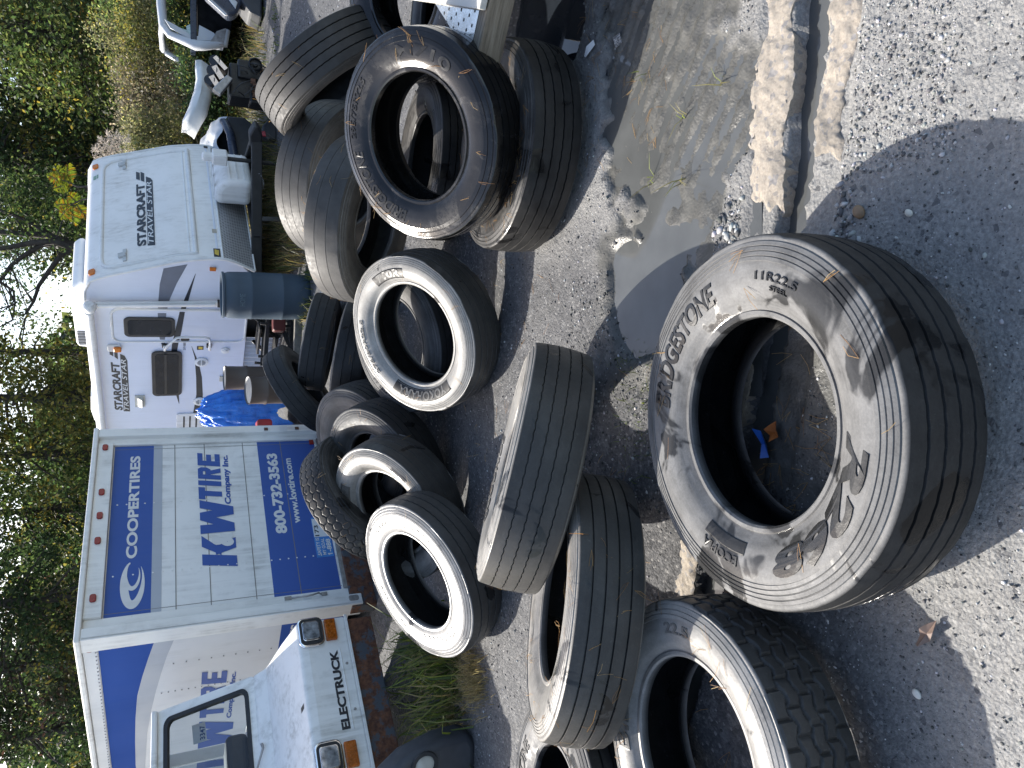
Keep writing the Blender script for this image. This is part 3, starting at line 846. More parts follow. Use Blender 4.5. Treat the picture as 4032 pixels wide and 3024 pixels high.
door = MB().box(0.203, 2.102, 0.075, 0.10, 0.13, 2.058).obj('roll_door', w_door, truck)
fn = lambda a, b, d: (a, 0.075 - d, b)
decal_poly([[(0.203, 1.71), (2.102, 1.71), (2.102, 2.05), (0.203, 2.05)]], fn, d_blue, door, 'blue_band', 0.0015)
decal_poly([[(0.203, 0.15), (2.102, 0.15), (2.102, 0.738), (0.203, 0.738)]], fn, d_blue, door, 'blue_band', 0.0015)
decal_poly([[(0.203, 1.632), (2.102, 1.632), (2.102, 1.71), (0.203, 1.71)]], fn, d_grey, door, 'grey_band', 0.0015)
sm_ = MB()
for z in (1.522, 1.25, 0.883, 0.505):
    sm_.box(0.204, 2.101, 0.0722, 0.0748, z - 0.0035, z + 0.0035)
for x in (0.245, 2.06):
    sm_.box(x - 0.002, x + 0.002, 0.0726, 0.0748, 0.14, 2.05)
sm_.obj('panel_seam', seam, door)
rv = MB()
for x in (0.60, 1.37):
    for z in np.arange(0.2, 2.05, 0.075):
        if int(z * 40) % 3:
            rv.lathe([(0.0, 0.004), (0.006, 0.003), (0.008, 0.0)], 8)
            for i in range(len(rv.v) - 24, len(rv.v)):
                vx, vy, vz = rv.v[i]
                rv.v[i] = (x + vx, 0.0735 - vz, z + vy)
rv.obj('rivet', w_door, door)
decal_text('COOPERTIRES', fn, 0.765, 1.968, 1.825, 1.912, d_white, door, bold=0.035, off=0.004)
# swirl emblem: outer crescent and inner crescent
def crescent(cx, cy, rx, ry, a0, a1, thick, n=40, shift=0.0):
    o_, i_ = [], []
    for k in range(n + 1):
        t = k / n
        a = R(a0 + (a1 - a0) * t)
        th = thick * math.sin(math.pi * min(1, max(0.03, t)) ** 0.8) + 0.003
        o_.append((cx + rx * math.cos(a), cy + ry * math.sin(a)))
        i_.append((cx + (rx - th) * math.cos(a), cy + (ry - th * 0.75) * math.sin(a)))
    return o_, i_
for j, (cx, cy, rx, ry, a0, a1, th) in enumerate(((0.50, 1.852, 0.235, 0.092, 15, 318, 0.085), (0.575, 1.856, 0.135, 0.062, 40, 310, 0.042))):
    t_, b_ = crescent(cx, cy, rx, ry, a0, a1, th)
    ribbon(t_, b_, fn, d_white, door, 'emblem', 0.0042 + 0.0004 * j)
GLYPH = {
    'K': [[(0, 0), (.36, 0), (.36, 1), (0, 1)], [(.36, .44), (.58, .44), (1, 1), (.62, 1)], [(.36, .60), (.64, 0), (1, 0), (.66, .64)]],
    'W': [[(0, 1), (.25, 1), (.37, 0), (.13, 0)], [(.13, 0), (.37, 0), (.62, 1), (.40, 1)], [(.40, 1), (.62, 1), (.86, 0), (.62, 0)], [(.62, 0), (.86, 0), (1, 1), (.76, 1)]],
    'T': [[(0, .72), (1, .72), (1, 1), (0, 1)], [(.29, 0), (.71, 0), (.71, .72), (.29, .72)]],
    'I': [[(0, 0), (1, 0), (1, 1), (0, 1)]],
    'R': [[(0, 0), (.38, 0), (.38, 1), (0, 1)], [(.38, .78), (.66, .78), (.84, 1), (.38, 1)], [(.66, .66), (1, .60), (1, .86), (.84, 1), (.66, .78)], [(.38, .44), (.84, .44), (1, .60), (.66, .66), (.38, .66)], [(.42, .44), (.76, .44), (1, 0), (.62, 0)]],
    'E': [[(0, 0), (.40, 0), (.40, 1), (0, 1)], [(.40, .77), (1, .77), (1, 1), (.40, 1)], [(.40, .39), (.92, .39), (.92, .61), (.40, .61)], [(.40, 0), (1, 0), (1, .23), (.40, .23)]],
}
def block_letter(ch, fn_, a0, a1, b0, b1, mat, parent, name='lettering', sh=0.16, off=0.004):
    mb = MB()
    for i, poly in enumerate(GLYPH[ch]):
        mb.add([fn_(a0 + (a1 - a0) * x + sh * (b1 - b0) * y, b0 + (b1 - b0) * y, off + 0.0002 * i) for x, y in poly], [tuple(range(len(poly)))])
    return mb.obj(name, mat, parent)
block_letter('K', fn, 0.575, 0.895, 1.018, 1.308, d_blue, door)
block_letter('W', fn, 0.915, 1.315, 1.018, 1.314, d_blue, door, off=0.0052)
for ch_, a0_, a1_ in (('T', 1.345, 1.495), ('I', 1.520, 1.582), ('R', 1.604, 1.755), ('E', 1.780, 1.945)):
    block_letter(ch_, fn, a0_, a1_, 1.110, 1.318, d_blue, door)
decal_text('&', fn, 0.800, 0.955, 1.035, 1.225, d_white, door, bold=0.07, shear=0.1, off=0.0075)
decal_text('Company Inc.', fn, 1.292, 1.932, 1.018, 1.090, d_blue, door, bold=0.04, shear=0.08, off=0.0040)
decal_text('800-732-3563', fn, 0.89, 1.93, 0.550, 0.660, d_white, door, bold=0.045, off=0.0040)
decal_text('www.kwtire.com', fn, 0.998, 1.852, 0.418, 0.488, d_white, door, bold=0.03, off=0.0040)
st = decal_poly([[(0.575, 0.160), (1.05, 0.160), (1.05, 0.318), (0.575, 0.318)]], fn, simple('sticker_blue', (0.05, 0.22, 0.55), 0.4), door, 'safety_sticker', 0.003)
decal_text('SAFETY IS', fn, 0.60, 0.80, 0.272, 0.306, d_white, st, bold=0.02, off=0.0048)
decal_text('MY GOAL', fn, 0.60, 0.79, 0.226, 0.258, d_white, st, bold=0.02, off=0.0048)
decal_text('1-888', fn, 0.60, 0.78, 0.170, 0.214, d_white, st, bold=0.03, off=0.0048)
decal_poly([[(0.81, 0.165), (1.03, 0.165), (1.03, 0.312), (0.81, 0.312)]], fn, d_white, st, 'number_plate', 0.0042)
decal_text('173', fn, 0.82, 0.95, 0.262, 0.302, d_dark, st, bold=0.02, off=0.0052)
for w_, z_ in ((2.043, 2.128), (1.484, 2.128), (1.213, 2.128), (0.94, 2.128), (0.371, 2.128)):
    mb = MB().prism(rrect(w_ - 0.036, w_ + 0.036, z_ - 0.024, z_ + 0.024, 0.018), lambda a, b, d: (a, 0.02 - d, b), 0.0, 0.018)
    mb.obj('marker_light', red_lens, truck, bevel=0.005)
MB().prism(rrect(0.13, 0.20, 2.115, 2.165, 0.02), lambda a, b, d: (0.019 - d, a, b), 0.0, 0.02).obj('marker_light', red_lens, truck, bevel=0.005)
mb = MB().box(2.04, 2.10, 0.062, 0.0745, 0.155, 0.20)
mb.obj('reflector', red_lens, truck)
# grab strap, latch plates, stickers
pts = [(0.165, 0.045, 0.60), (0.15, 0.02, 0.55), (0.135, 0.0, 0.48), (0.14, -0.005, 0.42), (0.16, 0.01, 0.37), (0.165, 0.045, 0.34)]
MB().tube(pts, 0.008, 8).obj('grab_strap', steel, truck, smooth=60)
MB().box(0.148, 0.182, 0.038, 0.05, 0.60, 0.66).box(0.148, 0.182, 0.038, 0.05, 0.29, 0.34).obj('latch_plate', steel, truck, bevel=0.003)
MB().box(0.115, 0.185, 0.047, 0.0495, 0.43, 0.50).obj('paper_sticker', d_white, truck)
MB().box(2.19, 2.26, -0.0025, -0.0003, 0.42, 0.50).obj('paper_sticker', d_white, truck)
MB().box(2.20, 2.235, -0.012, -0.0003, 0.62, 0.66).box(2.20, 2.235, -0.012, -0.0003, 0.30, 0.34).obj('latch_plate', m_rust2, truck, bevel=0.003)
MB().prism(rrect(0.03, 0.085, 0.03, 0.12, 0.02), lambda a, b, d: (a, -d, b), 0.0, 0.006).obj('lamp_recess', steel, truck, bevel=0.002)
MB().box(-0.01, 2.29, 0.02, 0.16, -0.13, 0.098).obj('rear_sill', m_rust, truck, bevel=0.01)
MB().box(0.2, 2.1, 0.04, 0.12, 0.098, 0.128).obj('threshold', steel, truck)
MB().box(2.10, 2.30, -0.10, 0.02, -0.10, 0.06).obj('bumper_step', m_rust2, truck, bevel=0.012)
# side graphics (plane x = 0.02)
fs = lambda a, b, d: (0.02 - d, a, b)
bl = [(0.185, 1.68), (0.457, 1.732), (0.748, 1.782), (1.059, 1.826), (1.467, 1.85), (1.937, 1.865), (2.478, 1.874), (3.2, 1.86)]
gl = [(0.185, 1.531), (0.432, 1.586), (0.706, 1.632), (1.016, 1.677), (1.411, 1.725), (1.866, 1.763), (2.527, 1.79), (3.2, 1.79)]
ribbon([(a, 2.08) for a, _ in bl], bl, fs, d_blue_side, truck, 'side_blue_band', 0.0015)
ribbon(bl, gl, fs, d_grey, truck, 'side_grey_sweep', 0.0016)
decal_poly([[(0.186, 0.12), (2.2, 0.12), (2.2, 0.66), (0.186, 0.682)]], fs, d_blue_side, truck, 'side_blue_band', 0.0015)
MB().box(0.006, 0.0195, 0.19, 5.2, 2.085, 2.186).obj('side_rail', w_side, truck, bevel=0.004)
fsr = lambda a, b, d: (0.02 - d, 3.0 - a, b)
for ch_, far_, near_, z0_ in (('E', 1.095, 0.875, 1.095), ('R', 1.36, 1.15, 1.095), ('I', 1.50, 1.41, 1.095), ('T', 1.76, 1.54, 1.095), ('W', 2.46, 1.86, 0.99), ('K', 2.96, 2.50, 0.99)):
    block_letter(ch_, fsr, 3.0 - far_, 3.0 - near_, z0_, 1.31, d_blue, truck, 'side_lettering', sh=0.2, off=0.0035)
decal_text('Company Inc.', fsr, 3.0 - 1.83, 3.0 - 0.925, 1.005, 1.065, d_blue, truck, 'side_lettering', bold=0.04, shear=0.12, off=0.0035)
decal_text('COOPERTIRES', fsr, 3.0 - 1.5, 3.0 - 0.24, 0.52, 0.60, d_white, truck, 'side_lettering', bold=0.035, off=0.0035)
rv = MB()
for y0_ in (0.20, 1.09):
    for z in np.arange(0.70, 1.66, 0.055):
        rv.box(0.0145, 0.0188, y0_ - 0.005, y0_ + 0.005, z - 0.005, z + 0.005)
for z in np.arange(0.74, 1.6, 0.1):
    rv.box(0.0145, 0.0188, 0.595, 0.605, z - 0.005, z + 0.005)
for y in np.arange(0.22, 4.5, 0.06):
    rv.box(0.0005, 0.0058, y - 0.005, y + 0.005, 2.092, 2.102)
rv.obj('rivet', simple('rivet_grey', (0.22, 0.22, 0.23), 0.5), truck)
# axle and wheels (mostly hidden)
for x in (0.16, 2.12):
    w = MB().lathe([(0.30, -0.11), (0.34, -0.09), (0.34, 0.09), (0.30, 0.11), (0.17, 0.10), (0.16, 0.0), (0.0, 0.0)], 40)
    w.obj('wheel', rub_black, truck, smooth=40, matrix=Matrix.Translation((x, 1.3, 0.20)) @ Matrix.Rotation(R(90), 4, 'Y'))

# ================================================================ ELECTRIC CART TRUCK
EM = KA.to_4x4()
EM.translation = (-1.789, 5.50, 0.498)
e_white = dirty_paint('cart_white_paint', (0.81, 0.80, 0.77), dirt=(0.20, 0.19, 0.15), amount=1.0, rough=0.35)
e_gask = simple('window_gasket', (0.018, 0.019, 0.021), 0.6)
chrome = simple('chrome', (0.75, 0.75, 0.76), 0.12, 1.0, var=0.08)
def glass_mat(name, tint=(0.9, 0.95, 0.95), rough=0.0):
    m, nt, b, o = nm(name)
    b.inputs['Base Color'].default_value = (*tint, 1)
    b.inputs['Transmission Weight'].default_value = 1.0
    b.inputs['Roughness'].default_value = rough
    b.inputs['IOR'].default_value = 1.45
    return m
def pane_mat(name, tint=(0.80, 0.86, 0.88)):
    """thin glass pane: mostly clear, with a fresnel reflection"""
    m = bpy.data.materials.new(name)
    m.use_nodes = True
    nt = m.node_tree
    nt.nodes.clear()
    out = nt.nodes.new('ShaderNodeOutputMaterial')
    tr = nt.nodes.new('ShaderNodeBsdfTransparent')
    tr.inputs[0].default_value = (*tint, 1)
    gl = nt.nodes.new('ShaderNodeBsdfGlossy')
    gl.inputs['Roughness'].default_value = 0.02
    fr_ = nt.nodes.new('ShaderNodeFresnel')
    fr_.inputs[0].default_value = 1.6
    mx = nt.nodes.new('ShaderNodeMixShader')
    nt.links.new(fr_.outputs[0], mx.inputs[0])
    nt.links.new(tr.outputs[0], mx.inputs[1])
    nt.links.new(gl.outputs[0], mx.inputs[2])
    nt.links.new(mx.outputs[0], out.inputs[0])
    return m
pane = pane_mat('windscreen_glass', (0.60, 0.66, 0.70))
cart = empty('electric_cart_truck', 'small dirty white electric utility truck with square headlights beside the box truck', 'truck', matrix=EM)
WE = 1.16
side_prof = [(0.0, 0.0), (0.0, 0.30), (0.014, 0.362), (0.269, 0.445), (0.608, 0.534), (0.70, 0.62), (1.9, 0.62), (1.9, 0.0)]
MB().prism(side_prof, lambda a, b, d: (d, a, b), -WE, 0.0).obj('body', e_white, cart, bevel=0.022, seg=3)
def barp(p, q, w, h):
    return MB().bar(p, q, w, h, up=(0, 1, 0))
A0, A1 = (0.715, 0.625), (1.03, 1.285)          # windscreen plane (y, z) bottom and top
def ws(a, t, d=0.0):
    """point on the windscreen: a along the width, t from bottom to top, d proud of it"""
    y = A0[0] + (A1[0] - A0[0]) * t
    z = A0[1] + (A1[1] - A0[1]) * t
    l = math.hypot(A1[0] - A0[0], A1[1] - A0[1])
    ny_, nz_ = -(A1[1] - A0[1]) / l, (A1[0] - A0[0]) / l
    return (a, y + ny_ * d, z + nz_ * d)
# windscreen surround with a rounded opening
outer = [(-WE, 0.0), (0.0, 0.0), (0.0, 1.02), (-WE, 1.02)]
hole = [(a, t) for a, t in rrect(-WE + 0.075, -0.075, 0.055, 0.955, 0.075, 6)]
def ring(outer_n, inner, fn_, d0, d1):
    mb = MB()
    n = len(inner)
    v = [fn_(a, t, d) for d in (d0, d1) for a, t in outer_n] + [fn_(a, t, d) for d in (d0, d1) for a, t in inner]
    f = []
    for i in range(n):
        j = (i + 1) % n
        f += [(n + i, n + j, 3 * n + j, 3 * n + i), (j, i, 2 * n + i, 2 * n + j), (i, j, n + j, n + i), (2 * n + j, 2 * n + i, 3 * n + i, 3 * n + j)]
    return mb.add(v, f)
def expand(inner, a0, a1, t0, t1, r=0.03):
    return rrect(a0, a1, t0, t1, r, 6)
ring(expand(hole, -WE, 0.0, -0.01, 1.03), hole, ws, -0.05, 0.0).obj('windscreen_frame', e_white, cart)
g_in = rrect(-WE + 0.105, -0.105, 0.095, 0.915, 0.06, 6)
ring(hole, g_in, ws, -0.03, 0.012).obj('window_gasket', e_gask, cart)
MB().add([ws(a, t, -0.008) for a, t in g_in], [tuple(range(len(g_in)))]).obj('windscreen', pane, cart)
MB().box(-WE, 0.0, 1.0, 1.95, 1.30, 1.345).obj('roof', e_white, cart, bevel=0.015)
rear = rrect(-WE + 0.10, -0.10, 0.72, 1.24, 0.05, 6)
ring(rrect(-WE, 0.0, 0.62, 1.30, 0.02, 6), rear, lambda a, b_, d: (a, 1.86 + d, b_), 0.0, 0.04).obj('cab_back', e_white, cart)
MB().box(-0.60, -0.565, 1.862, 1.90, 0.72, 1.24).obj('rear_window_bar', e_gask, cart)
MB().add([(a, 1.88, b_) for a, b_ in rear], [tuple(range(len(rear)))]).obj('rear_window', pane, cart)
for s_ in (0, -1):
    x0 = -0.045 if s_ == 0 else -WE
    MB().prism([(0.73, 0.62), (0.80, 0.62), (1.10, 1.30), (1.04, 1.30)], lambda a, b_, d: (d, a, b_), x0, x0 + 0.045).obj('door_pillar', e_white, cart)
MB().box(-1.05, -0.1, 1.45, 1.80, 0.62, 0.80).obj('seat', simple('seat_vinyl', (0.03, 0.03, 0.032), 0.5), cart, bevel=0.05, seg=3)
sw_ = MB()
ring_pts = [(-0.80 + 0.18 * math.cos(t), 1.10 + 0.07 * math.sin(t), 0.86 + 0.16 * math.sin(t)) for t in np.linspace(0, 2 * math.pi, 33)]
sw_.tube(ring_pts, 0.013, 8, cap=False)
sw_.tube([(-0.80, 1.10, 0.86), (-0.80, 0.95, 0.62)], 0.016, 8)
sw_.obj('steering_wheel', e_gask, cart, smooth=60)
for hx in (-0.108, -1.03):
    hl = MB().prism(rrect(hx - 0.118, hx + 0.118, 0.178, 0.364, 0.05, 6), lambda a, b_, d: (a, -d, b_), 0.0, 0.030).obj('headlight', chrome, cart, bevel=0.012, seg=3)
    MB().prism(rrect(hx - 0.100, hx + 0.100, 0.192, 0.350, 0.04, 6), lambda a, b_, d: (a, -d, b_), 0.0305, 0.034).obj('headlight_gasket', e_gask, hl)
    MB().prism(rrect(hx - 0.078, hx + 0.078, 0.207, 0.335, 0.025, 6), lambda a, b_, d: (a, -d, b_), 0.0345, 0.044).obj('headlight_rim', chrome, hl, bevel=0.004)
    lens_m = simple('headlight_lens', (0.42, 0.44, 0.46), 0.06, 0.55, var=0.6, scale=22)
    MB().prism(rrect(hx - 0.068, hx + 0.068, 0.216, 0.326, 0.02, 6), lambda a, b_, d: (a, -d, b_), 0.0443, 0.048).obj('headlight_lens', lens_m, hl, bevel=0.003)
    mb = MB().box(hx - 0.085, hx + 0.085, -0.032, 0.0, 0.085, 0.168)
    mb.obj('turn_signal', amber_dark, cart, bevel=0.008)
ft = lambda a, b_, d: (a, -d, b_)
decal_text('ELECTRUCK', ft, -0.858, -0.270, 0.098, 0.158, d_dark, cart, bold=0.045, off=0.0025)
MB().box(-WE, 0.004, -0.012, 0.0, -0.012, 0.010).box(-0.865, -0.262, -0.006, 0.0, 0.076, 0.082).obj('bumper_trim', e_white, cart, bevel=0.003)
for bx in (-0.386, -0.730):
    MB().lathe([(0.0, 0.008), (0.008, 0.006), (0.011, 0.0)], 12).obj('bolt', steel, cart, matrix=Matrix.Translation((bx, 0, 0.047)) @ Matrix.Rotation(R(90), 4, 'X'))
hood = lambda a, t, d: (a, 0.014 + 0.594 * t - d * 0.25, 0.362 + 0.172 * t + d * 0.97)
MB().add([hood(a, t, 0.003) for a, t in ((-0.598, 0.06), (-0.62, 0.25), (-0.66, 0.24), (-0.634, 0.07))], [(0, 1, 2, 3)]).obj('emblem', e_gask, cart)
MB().add([hood(a, t, 0.002) for a, t in ((-0.40, 0.41), (-0.84, 0.41), (-0.90, 0.28), (-0.91, 0.28), (-0.842, 0.425), (-0.40, 0.425))], [(0, 1, 2, 3, 4, 5)]).obj('hood_seam', seam, cart)
MB().tube([(-0.565, 0.655, 0.605), (-0.60, 0.645, 0.60), (-0.86, 0.72, 0.70)], [0.012, 0.009, 0.005], 8).obj('wiper', steel, cart, smooth=60)
# licence plate behind the glass
pf = lambda a, b_, d: (a, 1.06 + 0.35 * (b_ - 1.0) - d, b_)
pl = MB().add([pf(a, b_, 0) for a, b_ in ((-0.292, 0.955), (-0.140, 0.965), (-0.138, 1.06), (-0.290, 1.05))], [(0, 1, 2, 3)]).obj('licence_plate', d_white, cart)
decal_text('3347', pf, -0.275, -0.165, 0.968, 1.005, simple('plate_blue', (0.02, 0.06, 0.2), 0.4), pl, bold=0.02, off=0.002)
MB().box(-1.14, -0.02, 0.02, 0.10, -0.205, -0.012).obj('front_sill', m_rust, cart, bevel=0.008)
MB().box(-1.10, -0.06, 0.2, 1.85, -0.16, -0.005).obj('chassis', m_rust2, cart)
for x in (-0.12, -1.04):
    w = MB().lathe([(0.18, -0.07), (0.25, -0.06), (0.25, 0.06), (0.18, 0.07), (0.10, 0.06), (0.09, 0.0), (0.0, 0.0)], 32)
    w.obj('wheel', rub_black, cart, smooth=40, matrix=Matrix.Translation((x, 1.15, -0.245)) @ Matrix.Rotation(R(90), 4, 'Y'))

# loose car bumper with a fog lamp at the left frame edge
bp = empty('bumper_piece', 'charcoal plastic car bumper piece with a round fog lamp, at the lower left frame edge', 'car part', loc=(-2.33, 4.16, 0.0))
plast = simple('charcoal_plastic', (0.035, 0.038, 0.045), 0.5, var=0.2, bump=0.1)
prof = [(-0.42, 0.52), (-0.16, 0.62), (0.0, 0.60), (0.10, 0.46), (0.16, 0.24), (0.17, 0.05), (0.10, 0.0), (-0.42, 0.0)]
MB().prism(prof, lambda a, b_, d: (a, d, b_), -0.10, 0.10).obj('shell', plast, bp, bevel=0.045, seg=4, smooth=50)
lm_ = Matrix.Translation((0.045, -0.102, 0.34)) @ Matrix.Rotation(R(90), 4, 'X')
MB().lathe([(0.085, 0.0), (0.082, 0.014), (0.062, 0.016), (0.058, -0.01)], 32).obj('lamp_surround', e_gask, bp, smooth=40, matrix=lm_)
MB().lathe([(0.060, 0.002), (0.045, 0.010), (0.0, 0.014)], 32).obj('fog_lamp', simple('fog_lens', (0.4, 0.4, 0.36), 0.15), bp, smooth=60, matrix=lm_)

# ================================================================ CAMPER TRAILER
TM = Matrix(((0.6505, 0.7590, -0.0278), (-0.7595, 0.6503, -0.0194), (0.0034, 0.0337, 0.9994))).to_4x4()   # x forward along the side, y across, z up
TM.translation = (0.968, 10.4, 0.7475)
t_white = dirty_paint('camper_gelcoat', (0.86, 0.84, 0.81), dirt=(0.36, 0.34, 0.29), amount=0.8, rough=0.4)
t_side_shade = dirty_paint('camper_side_shade_tint', (0.72, 0.75, 0.83), dirt=(0.38, 0.38, 0.38), amount=0.25, rough=0.3)  # gelcoat white with the shaded wall's blue-grey put into its colour
t_trim = dirty_paint('camper_trim', (0.78, 0.78, 0.76), dirt=(0.25, 0.22, 0.18), amount=0.8, rough=0.4)
m, nt, b, o = nm('diamond_plate')
g = N(nt)
gw = nt.nodes.new('ShaderNodeTexBrick')
gw.inputs['Scale'].default_value = 11
gw.inputs['Mortar Size'].default_value = 0.05
gw.inputs['Color1'].default_value = (0.17, 0.17, 0.175, 1)
gw.inputs['Color2'].default_value = (0.25, 0.25, 0.255, 1)
gw.inputs['Mortar'].default_value = (0.55, 0.55, 0.56, 1)
mp = nt.nodes.new('ShaderNodeMapping')
mp.inputs['Rotation'].default_value = (0, 0, R(45))
sx_ = nt.nodes.new('ShaderNodeSeparateXYZ')
cx_ = nt.nodes.new('ShaderNodeCombineXYZ')
nt.links.new(g.co, sx_.inputs[0])
nt.links.new(sx_.outputs[1], cx_.inputs[0])
nt.links.new(sx_.outputs[2], cx_.inputs[1])
nt.links.new(cx_.outputs[0], mp.inputs[0])
nt.links.new(mp.outputs[0], gw.inputs[0])
nt.links.new(gw.outputs[0], b.inputs['Base Color'])
b.inputs['Metallic'].default_value = 0.25
b.inputs['Roughness'].default_value = 0.42
g.bump(b, gw.outputs[1], 0.5, 0.004)
m_diamond = m
m_glass_dark = simple('tinted_window', (0.012, 0.014, 0.017), 0.08, var=0.3)
m_black = simple('black_steel', (0.014, 0.014, 0.015), 0.5, var=0.4)
m_green = simple('clearance_green', (0.22, 0.34, 0.24), 0.3)
camper = empty('camper_trailer', 'white travel trailer with grey swooshes, front bed door and diamond plate stone guard', 'trailer', matrix=TM)
PZ = [-0.039, 0.129, 0.27, 0.406, 0.605, 0.865, 1.247, 1.622, 1.746, 1.833, 1.887, 1.915]
PE = [0.778, 0.875, 0.942, 0.962, 0.939, 0.885, 0.750, 0.617, 0.564, 0.513, 0.436, 0.300]
WT = 2.50
pe = lambda z: float(np.interp(z, PZ, PE))
def ff(w, z, d=0.0):
    s = (pe(z + 0.02) - pe(z - 0.02)) / 0.04
    l = math.hypot(1, s)
    return (pe(z) + d / l, w, z - d * s / l)
LEN = 5.6
prof = [(PE[i], PZ[i]) for i in range(3, len(PZ))] + [(-LEN, 1.93), (-LEN, -0.012), (0.70, -0.012)] + [(PE[1] - 0.02, PZ[1]), (PE[2] - 0.01, PZ[2])]
MB().prism(prof, lambda a, b_, d: (a, d, b_), 0.0, WT).obj('body', t_side_shade, camper)
zz = [0.352, 0.45, 0.605, 0.73, 0.865, 1.05, 1.247, 1.43, 1.622, 1.70, 1.746, 1.79, 1.833, 1.86, 1.887, 1.90, 1.915]
v = [ff(w, z, 0.004) for z in zz for w in (0.0, WT)]
MB().add(v, [(2 * i, 2 * i + 1, 2 * i + 3, 2 * i + 2) for i in range(len(zz) - 1)]).obj('front_cap', t_white, camper, smooth=40)
zz = [-0.045, 0.04, 0.129, 0.2, 0.27, 0.345]
v = [ff(w, z, 0.006) for z in zz for w in (0.0, WT)]
MB().add(v, [(2 * i, 2 * i + 1, 2 * i + 3, 2 * i + 2) for i in range(len(zz) - 1)]).obj('stone_guard', m_diamond, camper, smooth=40)
MB().tube([ff(w, 0.352, 0.008) for w in (0, WT)], 0.014, 8).tube([ff(w, -0.045, 0.006) for w in (0, WT)], 0.012, 8).obj('guard_trim', t_trim, camper, smooth=60)
tb = MB()
for w in (0.0, WT):
    tb.tube([ff(w, z, 0.0) for z in np.linspace(-0.04, 1.905, 30)] + [(0.1, w, 1.925), (-LEN, w, 1.935)], 0.020, 8)
tb.obj('corner_trim', t_trim, camper, smooth=60)
# front bed door
dpts = [(0.118, 0.66), (0.118, 1.55), (0.14, 1.64), (0.20, 1.69), (0.30, 1.708), (2.17, 1.712), (2.27, 1.69), (2.33, 1.62), (2.352, 1.5), (2.352, 0.66)]
fd = MB().add([ff(a, z, 0.010) for z in np.linspace(0.68, 1.69, 14) for a in (0.14, 2.33)], [(2 * i, 2 * i + 1, 2 * i + 3, 2 * i + 2) for i in range(13)]).obj('front_bed_door', t_white, camper, smooth=40)
MB().tube([ff(a, z, 0.012) for a, z in dpts], 0.024, 8).obj('door_frame', t_trim, fd, smooth=60)
MB().tube([ff(a, 0.655, 0.014) for a in (0.10, 2.37)], 0.030, 8).tube([ff(a, 0.725, 0.008) for a in (0.14, 2.33)], 0.012, 6).obj('door_ledge', t_trim, fd, smooth=60)
for w in (2.222, 0.291):
    h = MB()
    s_ = 1 if w > 1 else -1
    h.prism([(w - 0.035, 1.43), (w + 0.035, 1.43), (w + 0.035, 1.52), (w - 0.035, 1.52)], lambda a, b_, d: ff(a, b_, d), 0.012, 0.045)
    h.prism([(w - 0.11, 1.425), (w + 0.11, 1.425), (w + 0.11, 1.47), (w - 0.11, 1.47)], lambda a, b_, d: ff(a, b_, d), 0.012, 0.030)
    h.obj('door_latch', simple('latch_grey', (0.48, 0.49, 0.48), 0.4), fd, bevel=0.006)
def front_decal(txt, a0, a1, b0, b1, mat, bold, shear=0.0, off=0.016, nm_='lettering'):
    return decal_text(txt, lambda a, b_, d: ff(a, b_, d), a0, a1, b0, b1, mat, fd, nm_, bold=bold, shear=shear, off=off)
front_decal('STARCRAFT', 0.41, 1.71, 1.205, 1.310, d_dark, 0.045)
def slant(fn_, a, b0, b1, wd, sh, mat, par, off):
    return decal_poly([[(a, b0), (a + wd, b0), (a + wd + sh, b1), (a + sh, b1)]], fn_, mat, par, 'logo_bar', off)
fff = lambda a, b_, d: ff(a, b_, d)
slant(fff, 1.74, 1.208, 1.252, 0.20, 0.05, d_dark, fd, 0.016)
slant(fff, 1.80, 1.262, 1.308, 0.17, 0.04, d_dark, fd, 0.016)
bx = decal_poly([[(0.375, 1.108), (1.74, 1.108), (1.80, 1.13), (1.86, 1.188), (0.395, 1.192)]], fff, d_dark, fd, 'name_band', 0.0155)
front_decal('TRAVEL STAR', 0.42, 1.72, 1.122, 1.184, d_white, 0.005, 0.25, 0.018)
for w in (2.325, 0.126):
    MB().prism(rrect(w - 0.045, w + 0.045, 1.775, 1.835, 0.015), lambda a, b_, d: ff(a, b_, d), 0.004, 0.03).obj('clearance_light', amber_lens, camper, bevel=0.005)
decal_poly([[(2.04, 1.80), (2.13, 1.80), (2.13, 1.835), (2.04, 1.835)], [(2.05, 1.775), (2.14, 1.775), (2.14, 1.795), (2.05, 1.795)]], fff, m_green, camper, 'green_sticker', 0.006)
stk = decal_poly([[(0.03, 0.375), (0.19, 0.375), (0.19, 0.455), (0.03, 0.455)]], fff, d_dark, camper, 'sticker', 0.006)
decal_poly([[(0.045, 0.40), (0.15, 0.39), (0.17, 0.44), (0.08, 0.445)]], fff, simple('sticker_yellow', (0.6, 0.42, 0.05), 0.4), stk, 'sticker_print', 0.008)
decal_poly([[(0.50, 0.39), (0.58, 0.39), (0.58, 0.445), (0.50, 0.445)]], fff, simple('sticker_beige', (0.45, 0.40, 0.33), 0.5), camper, 'sticker', 0.006)
MB().prism(rrect(2.44, 2.48, 0.38, 0.43, 0.01), lambda a, b_, d: ff(a, b_, d), 0.004, 0.012).obj('socket', m_black, camper)
